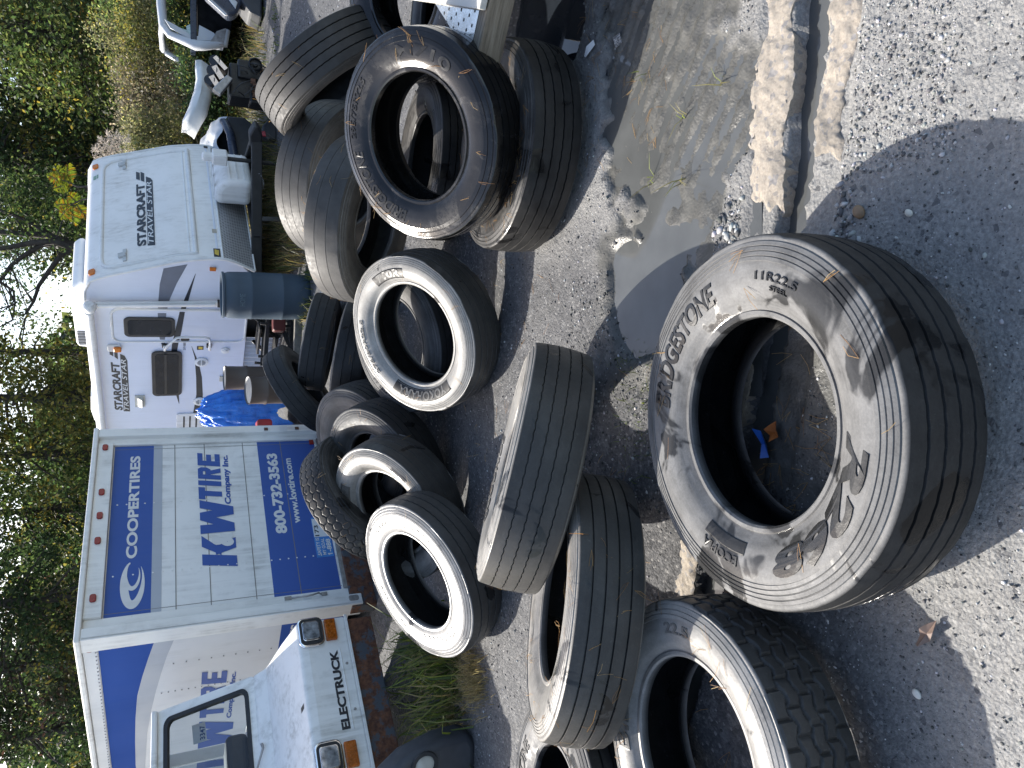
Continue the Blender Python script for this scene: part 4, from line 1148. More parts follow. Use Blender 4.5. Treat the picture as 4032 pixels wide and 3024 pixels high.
# side wall graphics, door, windows (plane y = 0)
fs = lambda a, b_, d: (a, -d, b_)
ribbon([(0.76, 1.03), (0.5, 1.075), (0.24, 1.092), (0.0, 1.105), (-0.30, 1.10), (-0.55, 1.08), (-0.74, 1.035)], [(0.845, 0.76), (0.52, 0.88), (0.24, 0.962), (0.0, 1.004), (-0.30, 1.015), (-0.55, 1.026), (-0.74, 1.005)], fs, d_midgrey, camper, 'grey_swoosh', 0.002)
ribbon([(0.70, 0.666), (0.247, 0.79), (0.0, 0.849), (-0.324, 0.898), (-0.594, 0.936), (-0.74, 0.944), (-1.3, 0.93), (-1.682, 0.884), (-1.91, 0.842)], [(0.69, 0.664), (0.247, 0.738), (0.0, 0.785), (-0.324, 0.818), (-0.594, 0.857), (-0.74, 0.872), (-1.3, 0.872), (-1.682, 0.846), (-1.905, 0.838)], fs, d_dark, camper, 'dark_swoosh', 0.0028)
ribbon([(-0.641, 0.692), (-0.879, 0.645), (-0.977, 0.640), (-1.303, 0.618), (-1.697, 0.606), (-2.138, 0.641), (-2.5, 0.66)], [(-0.645, 0.688), (-0.879, 0.622), (-0.977, 0.592), (-1.305, 0.54), (-1.70, 0.517), (-2.147, 0.519), (-2.5, 0.53)], fs, d_dark, camper, 'dark_swoosh', 0.0028)
fs_r = fs
dr = MB().prism(rrect(-0.525, 0.045, 0.02, 1.625, 0.10), fs, 0.002, 0.012).obj('entry_door', t_side_shade, camper)
MB().tube([(a, -0.010, b_) for a, b_ in rrect(-0.54, 0.06, 0.005, 1.64, 0.11)] + [(0.06, -0.010, 1.53)], 0.017, 8).obj('door_trim', t_trim, dr, smooth=60)
ribbon([(0.0, 1.105), (-0.30, 1.10), (-0.50, 1.085)], [(0.0, 1.004), (-0.30, 1.015), (-0.50, 1.024)], fs, d_midgrey, dr, 'grey_swoosh', 0.0145)
ribbon([(0.03, 0.845), (-0.324, 0.898), (-0.515, 0.925)], [(0.03, 0.781), (-0.324, 0.818), (-0.515, 0.845)], fs, d_dark, dr, 'dark_swoosh', 0.0145)
def window(a0, a1, b0, b1, par, split=None):
    w = MB().prism(rrect(a0, a1, b0, b1, 0.07), fs, 0.012, 0.032).obj('window', m_black, par, bevel=0.006)
    MB().prism(rrect(a0 + 0.045, a1 - 0.045, b0 + 0.045, b1 - 0.045, 0.045), fs, 0.0325, 0.035).obj('window_pane', m_glass_dark, w)
    if split:
        MB().box(a0 + 0.04, a1 - 0.04, -0.044, -0.0355, split - 0.015, split + 0.015).obj('window_rail', m_black, w)
    return w
window(-0.435, -0.075, 0.90, 1.505, dr)
window(-1.68, -0.73, 0.808, 1.195, camper, 1.02)
MB().prism(rrect(-0.515, -0.445, 0.72, 0.83, 0.02), fs, 0.012, 0.028).obj('door_latch', m_black, dr, bevel=0.004)
MB().tube([(-0.62, -0.02, 1.03), (-0.61, -0.11, 1.03), (-0.54, -0.13, 1.02), (-0.35, -0.13, 0.89), (-0.335, -0.13, 0.84), (-0.335, -0.13, 0.53), (-0.36, -0.13, 0.48), (-0.42, -0.13, 0.465), (-0.60, -0.12, 0.465), (-0.62, -0.02, 0.465)], 0.017, 10).obj('grab_rail', t_trim, camper, smooth=60)
MB().box(-0.66, -0.585, -0.025, 0.0, 0.99, 1.06).box(-0.66, -0.585, -0.025, 0.0, 0.43, 0.50).obj('rail_bracket', m_black, camper, bevel=0.006)
decal_text('STARCRAFT', fs, -2.01, -0.955, 1.588, 1.692, d_dark, camper, bold=0.045, shear=0.15, off=0.003)
slant(fs, -0.90, 1.60, 1.640, 0.16, 0.05, d_dark, camper, 0.003)
slant(fs, -0.84, 1.652, 1.695, 0.12, 0.04, d_dark, camper, 0.003)
nb = decal_poly([[(-2.045, 1.497), (-0.93, 1.490), (-0.83, 1.52), (-0.79, 1.572), (-2.035, 1.580)]], fs, d_dark, camper, 'name_band', 0.003)
decal_text('TRAVEL STAR', fs, -2.01, -0.90, 1.507, 1.570, d_white, nb, bold=0.005, shear=0.3, off=0.005)
decal_text('217 KBSS', fs, -0.72, -0.56, 0.765, 0.795, d_dark, camper, bold=0.02, off=0.003)
MB().prism(rrect(-0.72, -0.60, 1.545, 1.715, 0.03), fs, 0.0, 0.03).obj('porch_light_base', t_trim, camper, bevel=0.01)
MB().prism(rrect(-0.705, -0.615, 1.55, 1.64, 0.02), fs, 0.0305, 0.065).obj('porch_light', amber_lens, camper, bevel=0.015, seg=3)
vt = MB()
vt.prism([(-1.93, 1.295), (-1.68, 1.295), (-1.68, 1.425), (-1.93, 1.425)], fs, 0.0, 0.02)
vt.add([(-1.91, -0.02, 1.41), (-1.70, -0.02, 1.41), (-1.72, -0.075, 1.33), (-1.89, -0.075, 1.33), (-1.91, -0.02, 1.31), (-1.70, -0.02, 1.31)], [(0, 1, 2, 3), (3, 2, 5, 4), (0, 3, 4), (1, 5, 2)])
vt.obj('exhaust_vent', simple('almond_plastic', (0.50, 0.48, 0.41), 0.5), camper)
fv = MB().prism(rrect(-2.56, -2.14, 0.485, 0.875, 0.03), fs, 0.0, 0.022).obj('fridge_vent', t_trim, camper, bevel=0.006)
MB().box(-2.50, -2.20, -0.026, -0.0225, 0.76, 0.782).box(-2.50, -2.20, -0.026, -0.0225, 0.675, 0.697).box(-2.50, -2.20, -0.026, -0.0225, 0.585, 0.607).obj('vent_slot', m_black, fv)
for a in (-0.973, -1.863):
    sp = MB().lathe([(0.092, 0.0), (0.088, 0.014), (0.070, 0.018), (0.0, 0.020)], 32).obj('speaker', t_trim, camper, smooth=30, matrix=Matrix.Translation((a, -0.003, 0.556)) @ Matrix.Rotation(R(90), 4, 'X'))
    gr = MB()
    for i in range(-4, 5):
        x = i * 0.012
        l = math.sqrt(max(0, 0.055 ** 2 - x * x))
        if l > 0.01:
            gr.box(a + x - 0.003, a + x + 0.003, -0.0245, -0.0232, 0.556 - l, 0.550)
            gr.box(a + x - 0.003, a + x + 0.003, -0.0245, -0.0232, 0.562, 0.556 + l)
    gr.obj('speaker_grille', simple('grille_grey', (0.25, 0.25, 0.25), 0.6), camper)
MB().lathe([(0.058, 0.0), (0.055, 0.016), (0.030, 0.02), (0.028, 0.03), (0.0, 0.032)], 24).obj('water_inlet', t_trim, camper, smooth=30, matrix=Matrix.Translation((-0.732, -0.002, 0.248)) @ Matrix.Rotation(R(90), 4, 'X'))
MB().prism(rrect(-1.40, -1.29, 0.20, 0.30, 0.01), fs, 0.0, 0.02).obj('outlet_cover', simple('almond_plastic_b', (0.50, 0.48, 0.41), 0.5), camper, bevel=0.005)
s2 = decal_poly([[(-0.72, 0.535), (-0.64, 0.535), (-0.64, 0.62), (-0.72, 0.62)]], fs, d_dark, camper, 'sticker', 0.003)
decal_poly([[(-0.71, 0.55), (-0.66, 0.545), (-0.65, 0.60), (-0.70, 0.60)]], fs, simple('sticker_yellow_b', (0.6, 0.42, 0.05), 0.4), s2, 'sticker_print', 0.0042)
MB().box(0.765, 0.815, -0.024, 0.0, 0.43, 0.505).obj('clearance_light', amber_lens, camper, bevel=0.005)
# awning roll and arm, roof equipment
MB().tube([(0.08, -0.11, 1.870), (-1.2, -0.105, 1.866), (-2.5, -0.11, 1.872), (-LEN, -0.11, 1.875)], 0.052, 16).obj('awning_roll', t_white, camper, smooth=60)
MB().lathe([(0.0, -0.03), (0.05, -0.03), (0.075, 0.0), (0.078, 0.05), (0.05, 0.11), (0.045, 0.16), (0.0, 0.16)], 20).obj('awning_end_cap', t_trim, camper, smooth=50, matrix=Matrix.Translation((0.20, -0.10, 1.86)) @ Matrix.Rotation(R(-90), 4, 'Y'))
MB().bar((0.155, -0.045, 1.80), (0.225, -0.045, 0.36), 0.085, 0.03, up=(0, 1, 0)).bar((0.17, -0.075, 1.78), (0.235, -0.075, 0.42), 0.03, 0.03, up=(0, 1, 0)).obj('awning_arm', t_trim, camper, bevel=0.005)
MB().box(0.19, 0.275, -0.09, -0.02, 0.36, 0.395).obj('arm_clip', m_black, camper, bevel=0.004)
ac = MB().prism([(0.15, 1.935), (0.16, 2.00), (0.08, 2.075), (-0.3, 2.10), (-0.95, 2.10), (-1.02, 2.08), (-1.05, 1.935)], lambda a, b_, d: (a, d, b_), 0.35, 1.25).obj('air_conditioner', t_white, camper, bevel=0.03, seg=3)
gr = MB()
for i in range(9):
    gr.box(-0.97 + i * 0.03, -0.955 + i * 0.03, 0.344, 0.3485, 1.955, 2.075)
gr.obj('cooling_grille', m_black, ac)
MB().prism([(-1.9, 1.935), (-1.98, 2.0), (-2.3, 2.02), (-2.55, 1.99), (-2.6, 1.935)], lambda a, b_, d: (a, d, b_), 0.25, 0.75).obj('roof_vent', t_white, camper, bevel=0.015)
MB().box(-0.6, -0.3, -0.10, -0.055, 1.815, 1.87).obj('torn_fabric', d_white, camper, bevel=0.01)
# hitch, propane cover, jack
hitch = MB().bar((0.60, 0.22, -0.10), (1.95, 1.22, -0.10), 0.07, 0.13).bar((0.60, 2.28, -0.10), (1.95, 1.28, -0.10), 0.07, 0.13).bar((-2.0, 0.22, -0.10), (0.62, 0.22, -0.10), 0.07, 0.14).bar((-2.0, 2.28, -0.10), (0.62, 2.28, -0.10), 0.07, 0.14).box(0.9, 1.0, 0.45, 2.05, -0.14, -0.05)
hitch.obj('frame', m_black, camper, bevel=0.008)
MB().prism([(1.85, -0.16), (2.05, -0.16), (2.15, -0.10), (2.15, -0.05), (2.02, 0.0), (1.85, -0.02)], lambda a, b_, d: (a, d, b_), 1.17, 1.33).obj('coupler', m_black, camper, bevel=0.02)
pc = MB()
pc.prism([(1.02, -0.08), (1.42, -0.08), (1.42, 0.22), (1.36, 0.33), (1.24, 0.385), (1.02, 0.385)], lambda a, b_, d: (a, d, b_), 1.02, 1.70)
pco = pc.obj('propane_cover', t_white, camper, bevel=0.085, seg=5, smooth=50)
rb_ = MB()
for z in (0.02, 0.11, 0.20):
    rb_.box(1.423, 1.428, 1.08, 1.64, z - 0.008, z + 0.008)
for w in (1.14, 1.36, 1.58):
    rb_.box(1.10, 1.40, w - 0.02, w + 0.02, 0.386, 0.392)
rb_.obj('moulded_rib', t_trim, pco)
jk = MB().tube([(1.60, 1.25, 0.46), (1.60, 1.25, -0.45)], 0.028, 12)
jk.obj('jack_post', m_black, camper, smooth=60)
MB().box(1.53, 1.68, 1.17, 1.34, 0.24, 0.42).lathe([(0.058, 0.42), (0.058, 0.52), (0.04, 0.545), (0.0, 0.545)], 20, (1.60, 1.25, 0)).obj('jack_head', t_white, camper, bevel=0.02, smooth=50)
MB().box(1.54, 1.66, 1.19, 1.31, -0.47, -0.45).obj('jack_foot', steel, camper)
ch = MB()
for i in range(9):
    c = Vector((1.45 + 0.02 * i, 0.86 + 0.01 * i, -0.16 - 0.012 * i + 0.002 * i * i))
    pts = [c + Vector((0.022 * math.cos(t), 0.010 * math.sin(t) * (i % 2), 0.012 * math.sin(t))) for t in np.linspace(0, 6.283, 11)]
    ch.tube(pts, 0.004, 6, cap=False)
ch.obj('safety_chain', steel, camper)
MB().box(1.28, 1.30, 0.86, 0.99, -0.145, -0.085).obj('red_label', simple('label_red', (0.45, 0.13, 0.10), 0.5), camper)
MB().bar((1.15, 0.62, -0.12), (1.18, 0.60, -0.40), 0.06, 0.03).obj('sway_bracket', m_black, camper, bevel=0.004)
for y in (0.25, 2.2):
    wmx = Matrix.Translation((-2.2, y, -0.36)) @ Matrix.Rotation(R(90), 4, 'X')
    MB().lathe([(0.20, -0.09), (0.32, -0.09), (0.35, -0.06), (0.35, 0.06), (0.32, 0.09), (0.20, 0.09), (0.12, 0.05), (0.0, 0.05)], 36).obj('wheel', rub_black, camper, smooth=40, matrix=wmx)
st_ = MB().box(-0.50, 0.0, -0.30, -0.04, -0.16, -0.13).box(-0.50, 0.0, -0.48, -0.26, -0.36, -0.33).bar((-0.48, -0.05, -0.1), (-0.48, -0.45, -0.36), 0.02, 0.05).bar((-0.02, -0.05, -0.1), (-0.02, -0.45, -0.36), 0.02, 0.05)
st_.obj('folding_step', m_black, camper, bevel=0.004)

def frame_at(x, y, z, rz=0.0):
    return Matrix.Translation((x, y, z)) @ Matrix.Rotation(R(rz), 4, 'Z')

# white corrugated skirt and junk below the camper
cp = []
for i in range(61):
    cp.append((i * 0.0125, 0.022 * math.sin(i * 0.0125 / 0.085 * 2 * math.pi)))
n = len(cp)
v = [(a, b_, z) for z in (0.0, 0.5) for a, b_ in cp] + [(a, b_ + 0.003, z) for z in (0.0, 0.5) for a, b_ in cp]
cs = MB().add(v, [(i, i + 1, n + i + 1, n + i) for i in range(n - 1)] + [(2 * n + i + 1, 2 * n + i, 3 * n + i, 3 * n + i + 1) for i in range(n - 1)])
tag(cs.obj('corrugated_sheet', dirty_paint('white_tin', (0.66, 0.66, 0.66), dirt=(0.2, 0.18, 0.15), amount=0.6, rough=0.45), smooth=60, matrix=frame_at(0.20, 11.40, 0.24, -49.4)), 'white corrugated metal sheet standing under the camper by the brown drums', 'metal sheet')
rack = empty('metal_rack', 'dark steel rack lying in the shade under the camper between barrel and drums', 'rack', matrix=frame_at(0.70, 9.95, 0.17, 10) @ Matrix.Rotation(R(5), 4, 'Y'))
rk = MB()
for z in (0.02, 0.34):
    rk.box(-0.42, 0.36, -0.02, 0.02, z, z + 0.05)
    rk.box(-0.42, 0.36, 0.38, 0.42, z, z + 0.05)
rk.obj('rail', m_black, rack, bevel=0.004)
rk = MB()
for x in (-0.40, 0.05, 0.34):
    rk.box(x, x + 0.035, -0.025, 0.0, 0.0, 0.46)
    rk.box(x, x + 0.035, 0.40, 0.425, 0.0, 0.46)
rk.obj('upright', m_black, rack, bevel=0.004)
MB().box(-0.38, 0.34, -0.01, 0.40, 0.36, 0.37).obj('shelf', m_black, rack)
MB().bar((-0.3, -0.05, 0.05), (0.3, -0.06, 0.30), 0.05, 0.04).bar((-0.42, -0.04, 0.22), (-0.05, -0.08, -0.06), 0.04, 0.06).obj('bent_bar', m_black, rack)
tag(MB().prism(rrect(0, 0.26, 0, 0.16, 0.03), lambda a, b_, d: (a, d, b_), 0, 0.16).obj('fuel_can', simple('dull_red_plastic', (0.10, 0.016, 0.014), 0.5), bevel=0.015, matrix=frame_at(0.70, 9.72, 0.33, 8)), 'dull red plastic can on the dark rack behind the blue barrel', 'can')
tag(MB().box(0, 0.75, 0, 0.09, 0, 0.09).obj('timber_block', simple('old_grey_timber', (0.16, 0.15, 0.13), 0.8, var=0.3, scale=14), bevel=0.008, matrix=frame_at(0.22, 9.35, 0.20, -12)), 'grey timber block on the ground beside the blue barrel', 'timber')

# barrels and drums
m_barrel = dirty_paint('blue_grey_plastic', (0.036, 0.062, 0.092), dirt=(0.06, 0.085, 0.11), amount=0.4, rough=0.45)
bar_ = empty('barrel', 'large blue grey plastic barrel standing in front of the camper', 'barrel', matrix=frame_at(1.10, 9.25, float(ground_z(1.1, 9.25)) - 0.02) @ Matrix.Rotation(R(-1.2), 4, 'Y'))
pr = [(0.0, 0.0), (0.265, 0.0), (0.283, 0.02), (0.289, 0.05), (0.293, 0.20), (0.295, 0.31), (0.2985, 0.32), (0.2985, 0.335), (0.295, 0.345), (0.296, 0.5), (0.295, 0.67), (0.2985, 0.68), (0.2985, 0.695), (0.295, 0.705), (0.292, 0.84), (0.287, 0.945), (0.276, 0.97), (0.272, 0.985), (0.287, 0.99), (0.287, 1.015), (0.272, 1.02), (0.262, 1.018), (0.255, 0.985), (0.0, 0.99)]
MB().lathe([(r * 0.97, z * 1.0) for r, z in pr], 48).obj('shell', m_barrel, bar_, smooth=35)
decal_text('HOME', lambda a, b_, d: (0.290 * math.sin(a / 0.29 - 0.5), -0.2925 * math.cos(a / 0.29 - 0.5), b_), -0.02, 0.13, 0.77, 0.83, simple('chalk_mark', (0.14, 0.19, 0.22), 0.8), bar_, 'chalk_writing', bold=-0.01)
m_brown = dirty_paint('brown_steel', (0.085, 0.068, 0.060), dirt=(0.13, 0.11, 0.10), amount=0.5, rough=0.4)
m_drumtop = simple('drum_lid_grey', (0.075, 0.085, 0.10), 0.45)
for (x, y, z, r, h, lab) in ((-0.075, 9.0, 0.18, 0.162, 0.70, 'brown steel drum with grey lid standing before the blue tarp, the nearer of two'), (0.075, 9.42, 0.20, 0.145, 0.90, 'taller brown steel drum standing just behind the nearer one')):
    d = empty('steel_drum', lab, 'drum', matrix=Matrix.Translation((x, y, z)) @ Matrix.Rotation(R(9.0 if h < 0.8 else 3.0), 4, 'X'), group='brown drums beside the tarp')
    MB().lathe([(0.0, 0.0), (r * 0.98, 0.0), (r, 0.02), (r, h * 0.30), (r * 1.04, h * 0.32), (r, h * 0.34), (r, h * 0.70), (r * 1.045, h * 0.72), (r * 1.045, h * 0.745), (r, h * 0.765), (r, h - 0.02), (r * 1.03, h - 0.01), (r * 1.03, h + 0.01)], 40).obj('shell', m_brown, d, smooth=35)
    MB().lathe([(r * 1.025, h + 0.008), (r * 0.95, h - 0.004), (0.0, h - 0.002)], 40).obj('lid', m_drumtop, d, smooth=35)

# blue tarp over a heap
nx_, ny_ = 90, 90
U, V_ = np.meshgrid(np.linspace(-1, 1, nx_), np.linspace(-1, 1, ny_))
rr = np.hypot(U * 0.95, V_ * 0.95)
H = 1.04 * (1 - sstep(0.25, 1.1, rr)) ** 0.8 * (0.80 + 0.25 * np.cos(U * 1.9 - 0.2))
ang_ = np.arctan2(V_, U)
fold = np.abs(np.sin(ang_ * 7 + 3 * fbm(U * 3 + 9, V_ * 3))) * 0.10 * sstep(0.2, 0.8, rr)
H = H + fold * 0.9 + (fbm(U * 4 + 20, V_ * 4, 4) - 0.5) * 0.26 - 0.30 * np.abs(fbm(U * 5 + 3, V_ * 5 + 50, 3) - 0.5) - 0.13 * np.abs(fbm(U * 12 + 31, V_ * 12 + 5, 3) - 0.5) + 0.06
tx, ty = -0.36 + U * 0.46 + 0.05 * np.cos(ang_) * fold * 8, 9.95 + V_ * 0.50 + fold * 0.3 * np.sin(ang_)
tv = np.stack([tx, ty, np.maximum(0.24, 0.24 + H)], -1).reshape(-1, 3)
kk = np.arange(nx_ * ny_).reshape(ny_, nx_)
tf = np.stack([kk[:-1, :-1], kk[:-1, 1:], kk[1:, 1:], kk[1:, :-1]], -1).reshape(-1, 4)
m_tarp, nt, b, o = nm('blue_tarp')
g = N(nt)
g.set(b, 'Base Color', g.ramp(g.noise(8, 5), [(0.3, (0.010, 0.12, 0.50)), (0.7, (0.03, 0.23, 0.78))]))
b.inputs['Roughness'].default_value = 0.28
g.bump(b, g.noise(16, 5, 0.6, dist=1.2), 0.6, 0.03)
tag(np_obj('tarp', tv, tf, m_tarp, smooth=180), 'crumpled blue plastic tarp draped over a heap beside the box truck', 'tarp')
tag(MB().prism(rrect(0, 0.24, 0, 0.18, 0.04), lambda a, b_, d: (a, d, b_), 0, 0.2).obj('fuel_can', simple('red_plastic', (0.30, 0.025, 0.03), 0.45), bevel=0.02, matrix=frame_at(-0.66, 9.05, 0.58, 10)), 'red plastic can at the foot of the blue tarp by the truck tail', 'can')
pal = empty('wooden_pallet', 'bleached wooden pallet boards leaning below the blue tarp', 'pallet', matrix=frame_at(-0.62, 8.75, 0.15, 20) @ Matrix.Rotation(R(-62), 4, 'X'))
m_wood = simple('bleached_wood', (0.34, 0.31, 0.26), 0.8, var=0.25, scale=12, bump=0.2)
for i in range(5):
    MB().box(i * 0.13, i * 0.13 + 0.09, 0, 0.62, 0.10, 0.118).obj('board', m_wood, pal, bevel=0.003)
for y in (0.02, 0.28, 0.54):
    MB().box(-0.01, 0.63, y, y + 0.04, 0.0, 0.098).obj('runner', m_wood, pal, bevel=0.004)

# timber post with perforated plate and white board on the right, resting on the pile
m_beam, nt, b, o = nm('weathered_beam')
g = N(nt)
fb_ = g.noise(1.0, 8, 0.7, g.scaled((4, 60, 60)))
g.set(b, 'Base Color', g.ramp(fb_, [(0.3, (0.055, 0.045, 0.032)), (0.55, (0.20, 0.17, 0.125)), (0.75, (0.30, 0.27, 0.21))]))
b.inputs['Roughness'].default_value = 0.75
g.bump(b, fb_, 0.4, 0.006)
BM = Matrix(((0.805, 0.593, 0, 1.44), (-0.593, 0.805, 0, 2.90), (0, 0, 1, 0.525), (0, 0, 0, 1)))
deck = empty('deck_platform', 'timber edged deck corner with galvanised plate and white board beside the glossy tyre', 'platform', matrix=BM)
MB().box(0.0, 2.6, -0.085, 0.0, -0.112, 0.0).obj('edge_beam', m_beam, deck, bevel=0.006)
m_galv = simple('galvanised_plate', (0.62, 0.62, 0.62), 0.16, 0.85, var=0.25, scale=11, bump=0.06)
MB().add([(0.0, 0.001, 0.003), (2.5, 0.001, 0.003), (2.5, 1.1, 0.003), (0.10, 0.62, 0.003)] + [(0.0, 0.001, -0.004), (2.5, 0.001, -0.004), (2.5, 1.1, -0.004), (0.10, 0.62, -0.004)], [(0, 1, 2, 3), (7, 6, 5, 4), (0, 4, 5, 1), (1, 5, 6, 2), (2, 6, 7, 3), (3, 7, 4, 0)]).obj('perforated_plate', m_galv, deck)
ho = MB()
for i in range(3):
    for j in range(9):
        a = R(0)
        cx, cy = 0.06 + i * 0.06 + (j % 2) * 0.03, 0.05 + j * 0.058
        ho.add([(cx + 0.008 * math.cos(t), cy + 0.008 * math.sin(t), 0.0042) for t in np.linspace(0, 6.283, 13)[:-1]], [tuple(range(12))])
ho.obj('hole_pattern', m_black, deck)
m_board = dirty_paint('white_board', (0.50, 0.49, 0.45), amount=0.4, rough=0.45)
MB().prism([(0.205, -0.084), (2.6, -0.084), (2.6, 1.6), (0.0, 1.30)], lambda a, b_, d: (a, b_, d), 0.006, 0.036).obj('white_board', m_board, deck, bevel=0.004)
MB().box(1.2, 1.32, -0.05, 0.07, -0.55, -0.113).box(1.2, 1.32, 0.9, 1.02, -0.55, -0.005).obj('post', m_beam, deck)

# ================================================================ WRECKS
m_silver = dirty_paint('silver_car_paint', (0.50, 0.52, 0.55), dirt=(0.3, 0.3, 0.28), amount=0.3, rough=0.25)
m_cavity_shade = simple('cavity_shade_black', (0.008, 0.008, 0.009), 0.95, var=0.5, spec=0.1)  # near-black colour standing in for the shade of open car cavities
m_bluegrey = simple('blue_grey_paint', (0.030, 0.040, 0.065), 0.3, var=0.15)
shell = empty('wrecked_car_shell', 'stripped silver car shell with shattered windscreen at the top right edge', 'wrecked car', loc=(0, 12.5, 0))
p = MB()
p.tube([(5.79, 0, 0.86), (5.56, 0, 0.90), (5.47, 0, 1.20), (5.46, 0.02, 1.33), (5.52, 0.08, 1.46), (5.61, 0.15, 1.70), (5.74, 0.15, 1.80), (6.05, 0.12, 1.83), (7.2, 0.12, 1.84), (7.9, 0, 1.40), (8.1, 0, 0.95)], [0.05, 0.06, 0.075, 0.085, 0.075, 0.065, 0.07, 0.07, 0.07, 0.06, 0.05], 12)
p.tube([(5.58, 1.2, 1.30), (5.66, 1.22, 1.55), (5.76, 1.25, 1.74), (5.95, 1.25, 1.82), (7.2, 1.25, 1.84)], [0.06, 0.055, 0.055, 0.055, 0.05], 10)
p.tube([(5.78, 0.15, 1.81), (5.82, 0.7, 1.83), (5.80, 1.25, 1.80)], [0.05, 0.05, 0.05], 10)
p.prism([(5.50, 1.36), (5.56, 1.44), (5.66, 1.70), (5.78, 1.78), (5.72, 1.62), (5.62, 1.42)], lambda a, b_, d: (a, d, b_), 0.02, 0.05)
for _ in (0,):
    p.prism([(5.49, 0.92), (5.58, 0.90), (5.64, 1.10), (5.60, 1.32), (5.46, 1.34)], lambda a, b_, d: (a, d, b_), -0.01, 0.10)
p.obj('side_frame', m_silver, shell, smooth=60)
MB().box(5.80, 7.9, 0.10, 1.30, 1.815, 1.865).obj('roof', m_silver, shell, bevel=0.02)
MB().bar((5.48, 0.0, 1.36), (8.0, 0.0, 1.38), 0.05, 0.09).bar((5.48, 0.0, 1.36), (5.48, 1.35, 1.36), 0.08, 0.08).obj('window_line', m_bluegrey, shell, bevel=0.01)
MB().prism([(5.80, 0.80), (8.0, 0.62), (8.0, 1.32), (5.72, 1.30)], lambda a, b_, d: (a, d, b_), 0.08, 1.30).obj('cabin_shade_block', m_cavity_shade, shell)  # solid block: the open cabin's shade as plain black
MB().add([(5.56, 0.06, 1.40), (5.80, 0.06, 1.41), (5.76, 0.07, 1.47), (5.70, 0.07, 1.46), (5.72, 0.08, 1.55), (5.76, 0.09, 1.70), (5.66, 0.09, 1.66)], [(0, 1, 2, 3, 4, 5, 6)]).obj('shattered_windscreen', simple('shattered_glass', (0.40, 0.50, 0.48), 0.2, var=0.3, scale=60), shell)
MB().prism([(5.50, 0.92), (5.80, 0.88), (5.72, 1.02), (5.53, 1.12)], lambda a, b_, d: (a, d, b_), -0.06, -0.04).obj('bracket_plate', steel, shell, bevel=0.004)
MB().prism([(5.52, 1.30), (5.78, 1.28), (5.70, 1.06), (5.60, 1.00)], lambda a, b_, d: (a, d, b_), -0.02, 0.0).obj('inner_wing', m_silver, shell)
MB().box(5.6, 8.0, 0.1, 1.3, 0.45, 0.62).obj('floor_pan', m_cavity_shade, shell)
front = empty('car_front_end', 'dark blue grey car front end with a pale headlight in front of the silver shell', 'wrecked car', loc=(0, 11.5, 0))
MB().prism([(5.50, 0.92), (5.56, 0.80), (5.75, 0.72), (7.2, 0.70), (7.2, 1.36), (5.75, 1.25)], lambda a, b_, d: (a, d, b_), -0.1, 0.12).obj('bonnet', m_bluegrey, front, bevel=0.05, seg=3)
MB().bar((5.50, -0.12, 0.95), (5.74, -0.13, 1.27), 0.02, 0.035).obj('bonnet_trim', m_silver, front)
MB().prism([(5.62, 0.82), (5.72, 0.79), (5.83, 0.93), (5.78, 0.95)], lambda a, b_, d: (a, d, b_), -0.135, -0.10).obj('headlight', simple('pale_headlight', (0.55, 0.57, 0.58), 0.1), front, bevel=0.01)
MB().prism([(5.55, 0.45), (7.2, 0.42), (7.2, 0.74), (5.74, 0.74), (5.60, 0.62)], lambda a, b_, d: (a, d, b_), -0.16, 0.3).obj('bumper', plast, front, bevel=0.03)
# white bumper cover
cpts = [(4.88, 1.25, 0.10), (4.68, 1.245, 0.115), (4.48, 1.25, 0.10), (4.28, 1.27, 0.11), (4.05, 1.33, 0.12), (3.88, 1.42, 0.11), (3.76, 1.46, 0.08)]
bv, bf = [], []
for i, (x, z, h) in enumerate(cpts):
    bend = 0.55 * abs((i - 3) / 3) ** 2
    for t in np.linspace(-1, 1, 9):
        bv.append((x + 0.03 * t, 11.5 + bend * 0.6 - 0.10 * (1 - t * t) - (0.03 if t > 0.2 else 0), z + h * t))
for i in range(len(cpts) - 1):
    for j in range(8):
        a = i * 9 + j
        bf.append((a, a + 9, a + 10, a + 1))
bo = MB().add(bv, bf).obj('bumper_cover', dirty_paint('white_bumper_paint', (0.62, 0.64, 0.64), amount=0.4, rough=0.3), smooth=70)
so = bo.modifiers.new('solid', 'SOLIDIFY')
so.thickness = 0.012
tag(bo, 'long white car bumper cover lying across the wrecks in front of the bushes', 'car part')
# engine
eng = empty('engine_block', 'greasy black car engine with silver valve cover behind the four groove tyre', 'engine', loc=(4.12, 10.5, 0.36))
m_grease = simple('greasy_black', (0.012, 0.012, 0.013), 0.35, var=0.7, scale=30, bump=0.3)
MB().box(-0.20, 0.26, -0.15, 0.25, 0.05, 0.62).box(-0.26, -0.1, -0.18, 0.1, 0.0, 0.36).box(0.05, 0.30, -0.22, 0.0, 0.2, 0.52).obj('block', m_grease, eng, bevel=0.025)
cy = MB()
for i in range(3):
    cy.lathe([(0.0, -0.16), (0.075, -0.16), (0.08, -0.14), (0.08, 0.12), (0.07, 0.16), (0.0, 0.16)], 20, (0, 0, 0))
    M_ = Matrix.Translation((0.20 - i * 0.135, -0.10, 0.76 + 0.03 * i)) @ Matrix.Rotation(R(70), 4, 'X')
    k0 = len(cy.v) - 120
    for q in range(k0, len(cy.v)):
        cy.v[q] = tuple(M_ @ Vector(cy.v[q]))
cy.obj('intake_runner', m_grease, eng, smooth=40)
MB().bar((0.15, -0.26, 0.76), (0.19, -0.26, 0.72), 0.02, 0.20).bar((0.02, -0.26, 0.80), (0.06, -0.26, 0.74), 0.02, 0.18).bar((-0.11, -0.26, 0.84), (-0.07, -0.26, 0.78), 0.02, 0.16).obj('runner_clamp', chrome, eng)
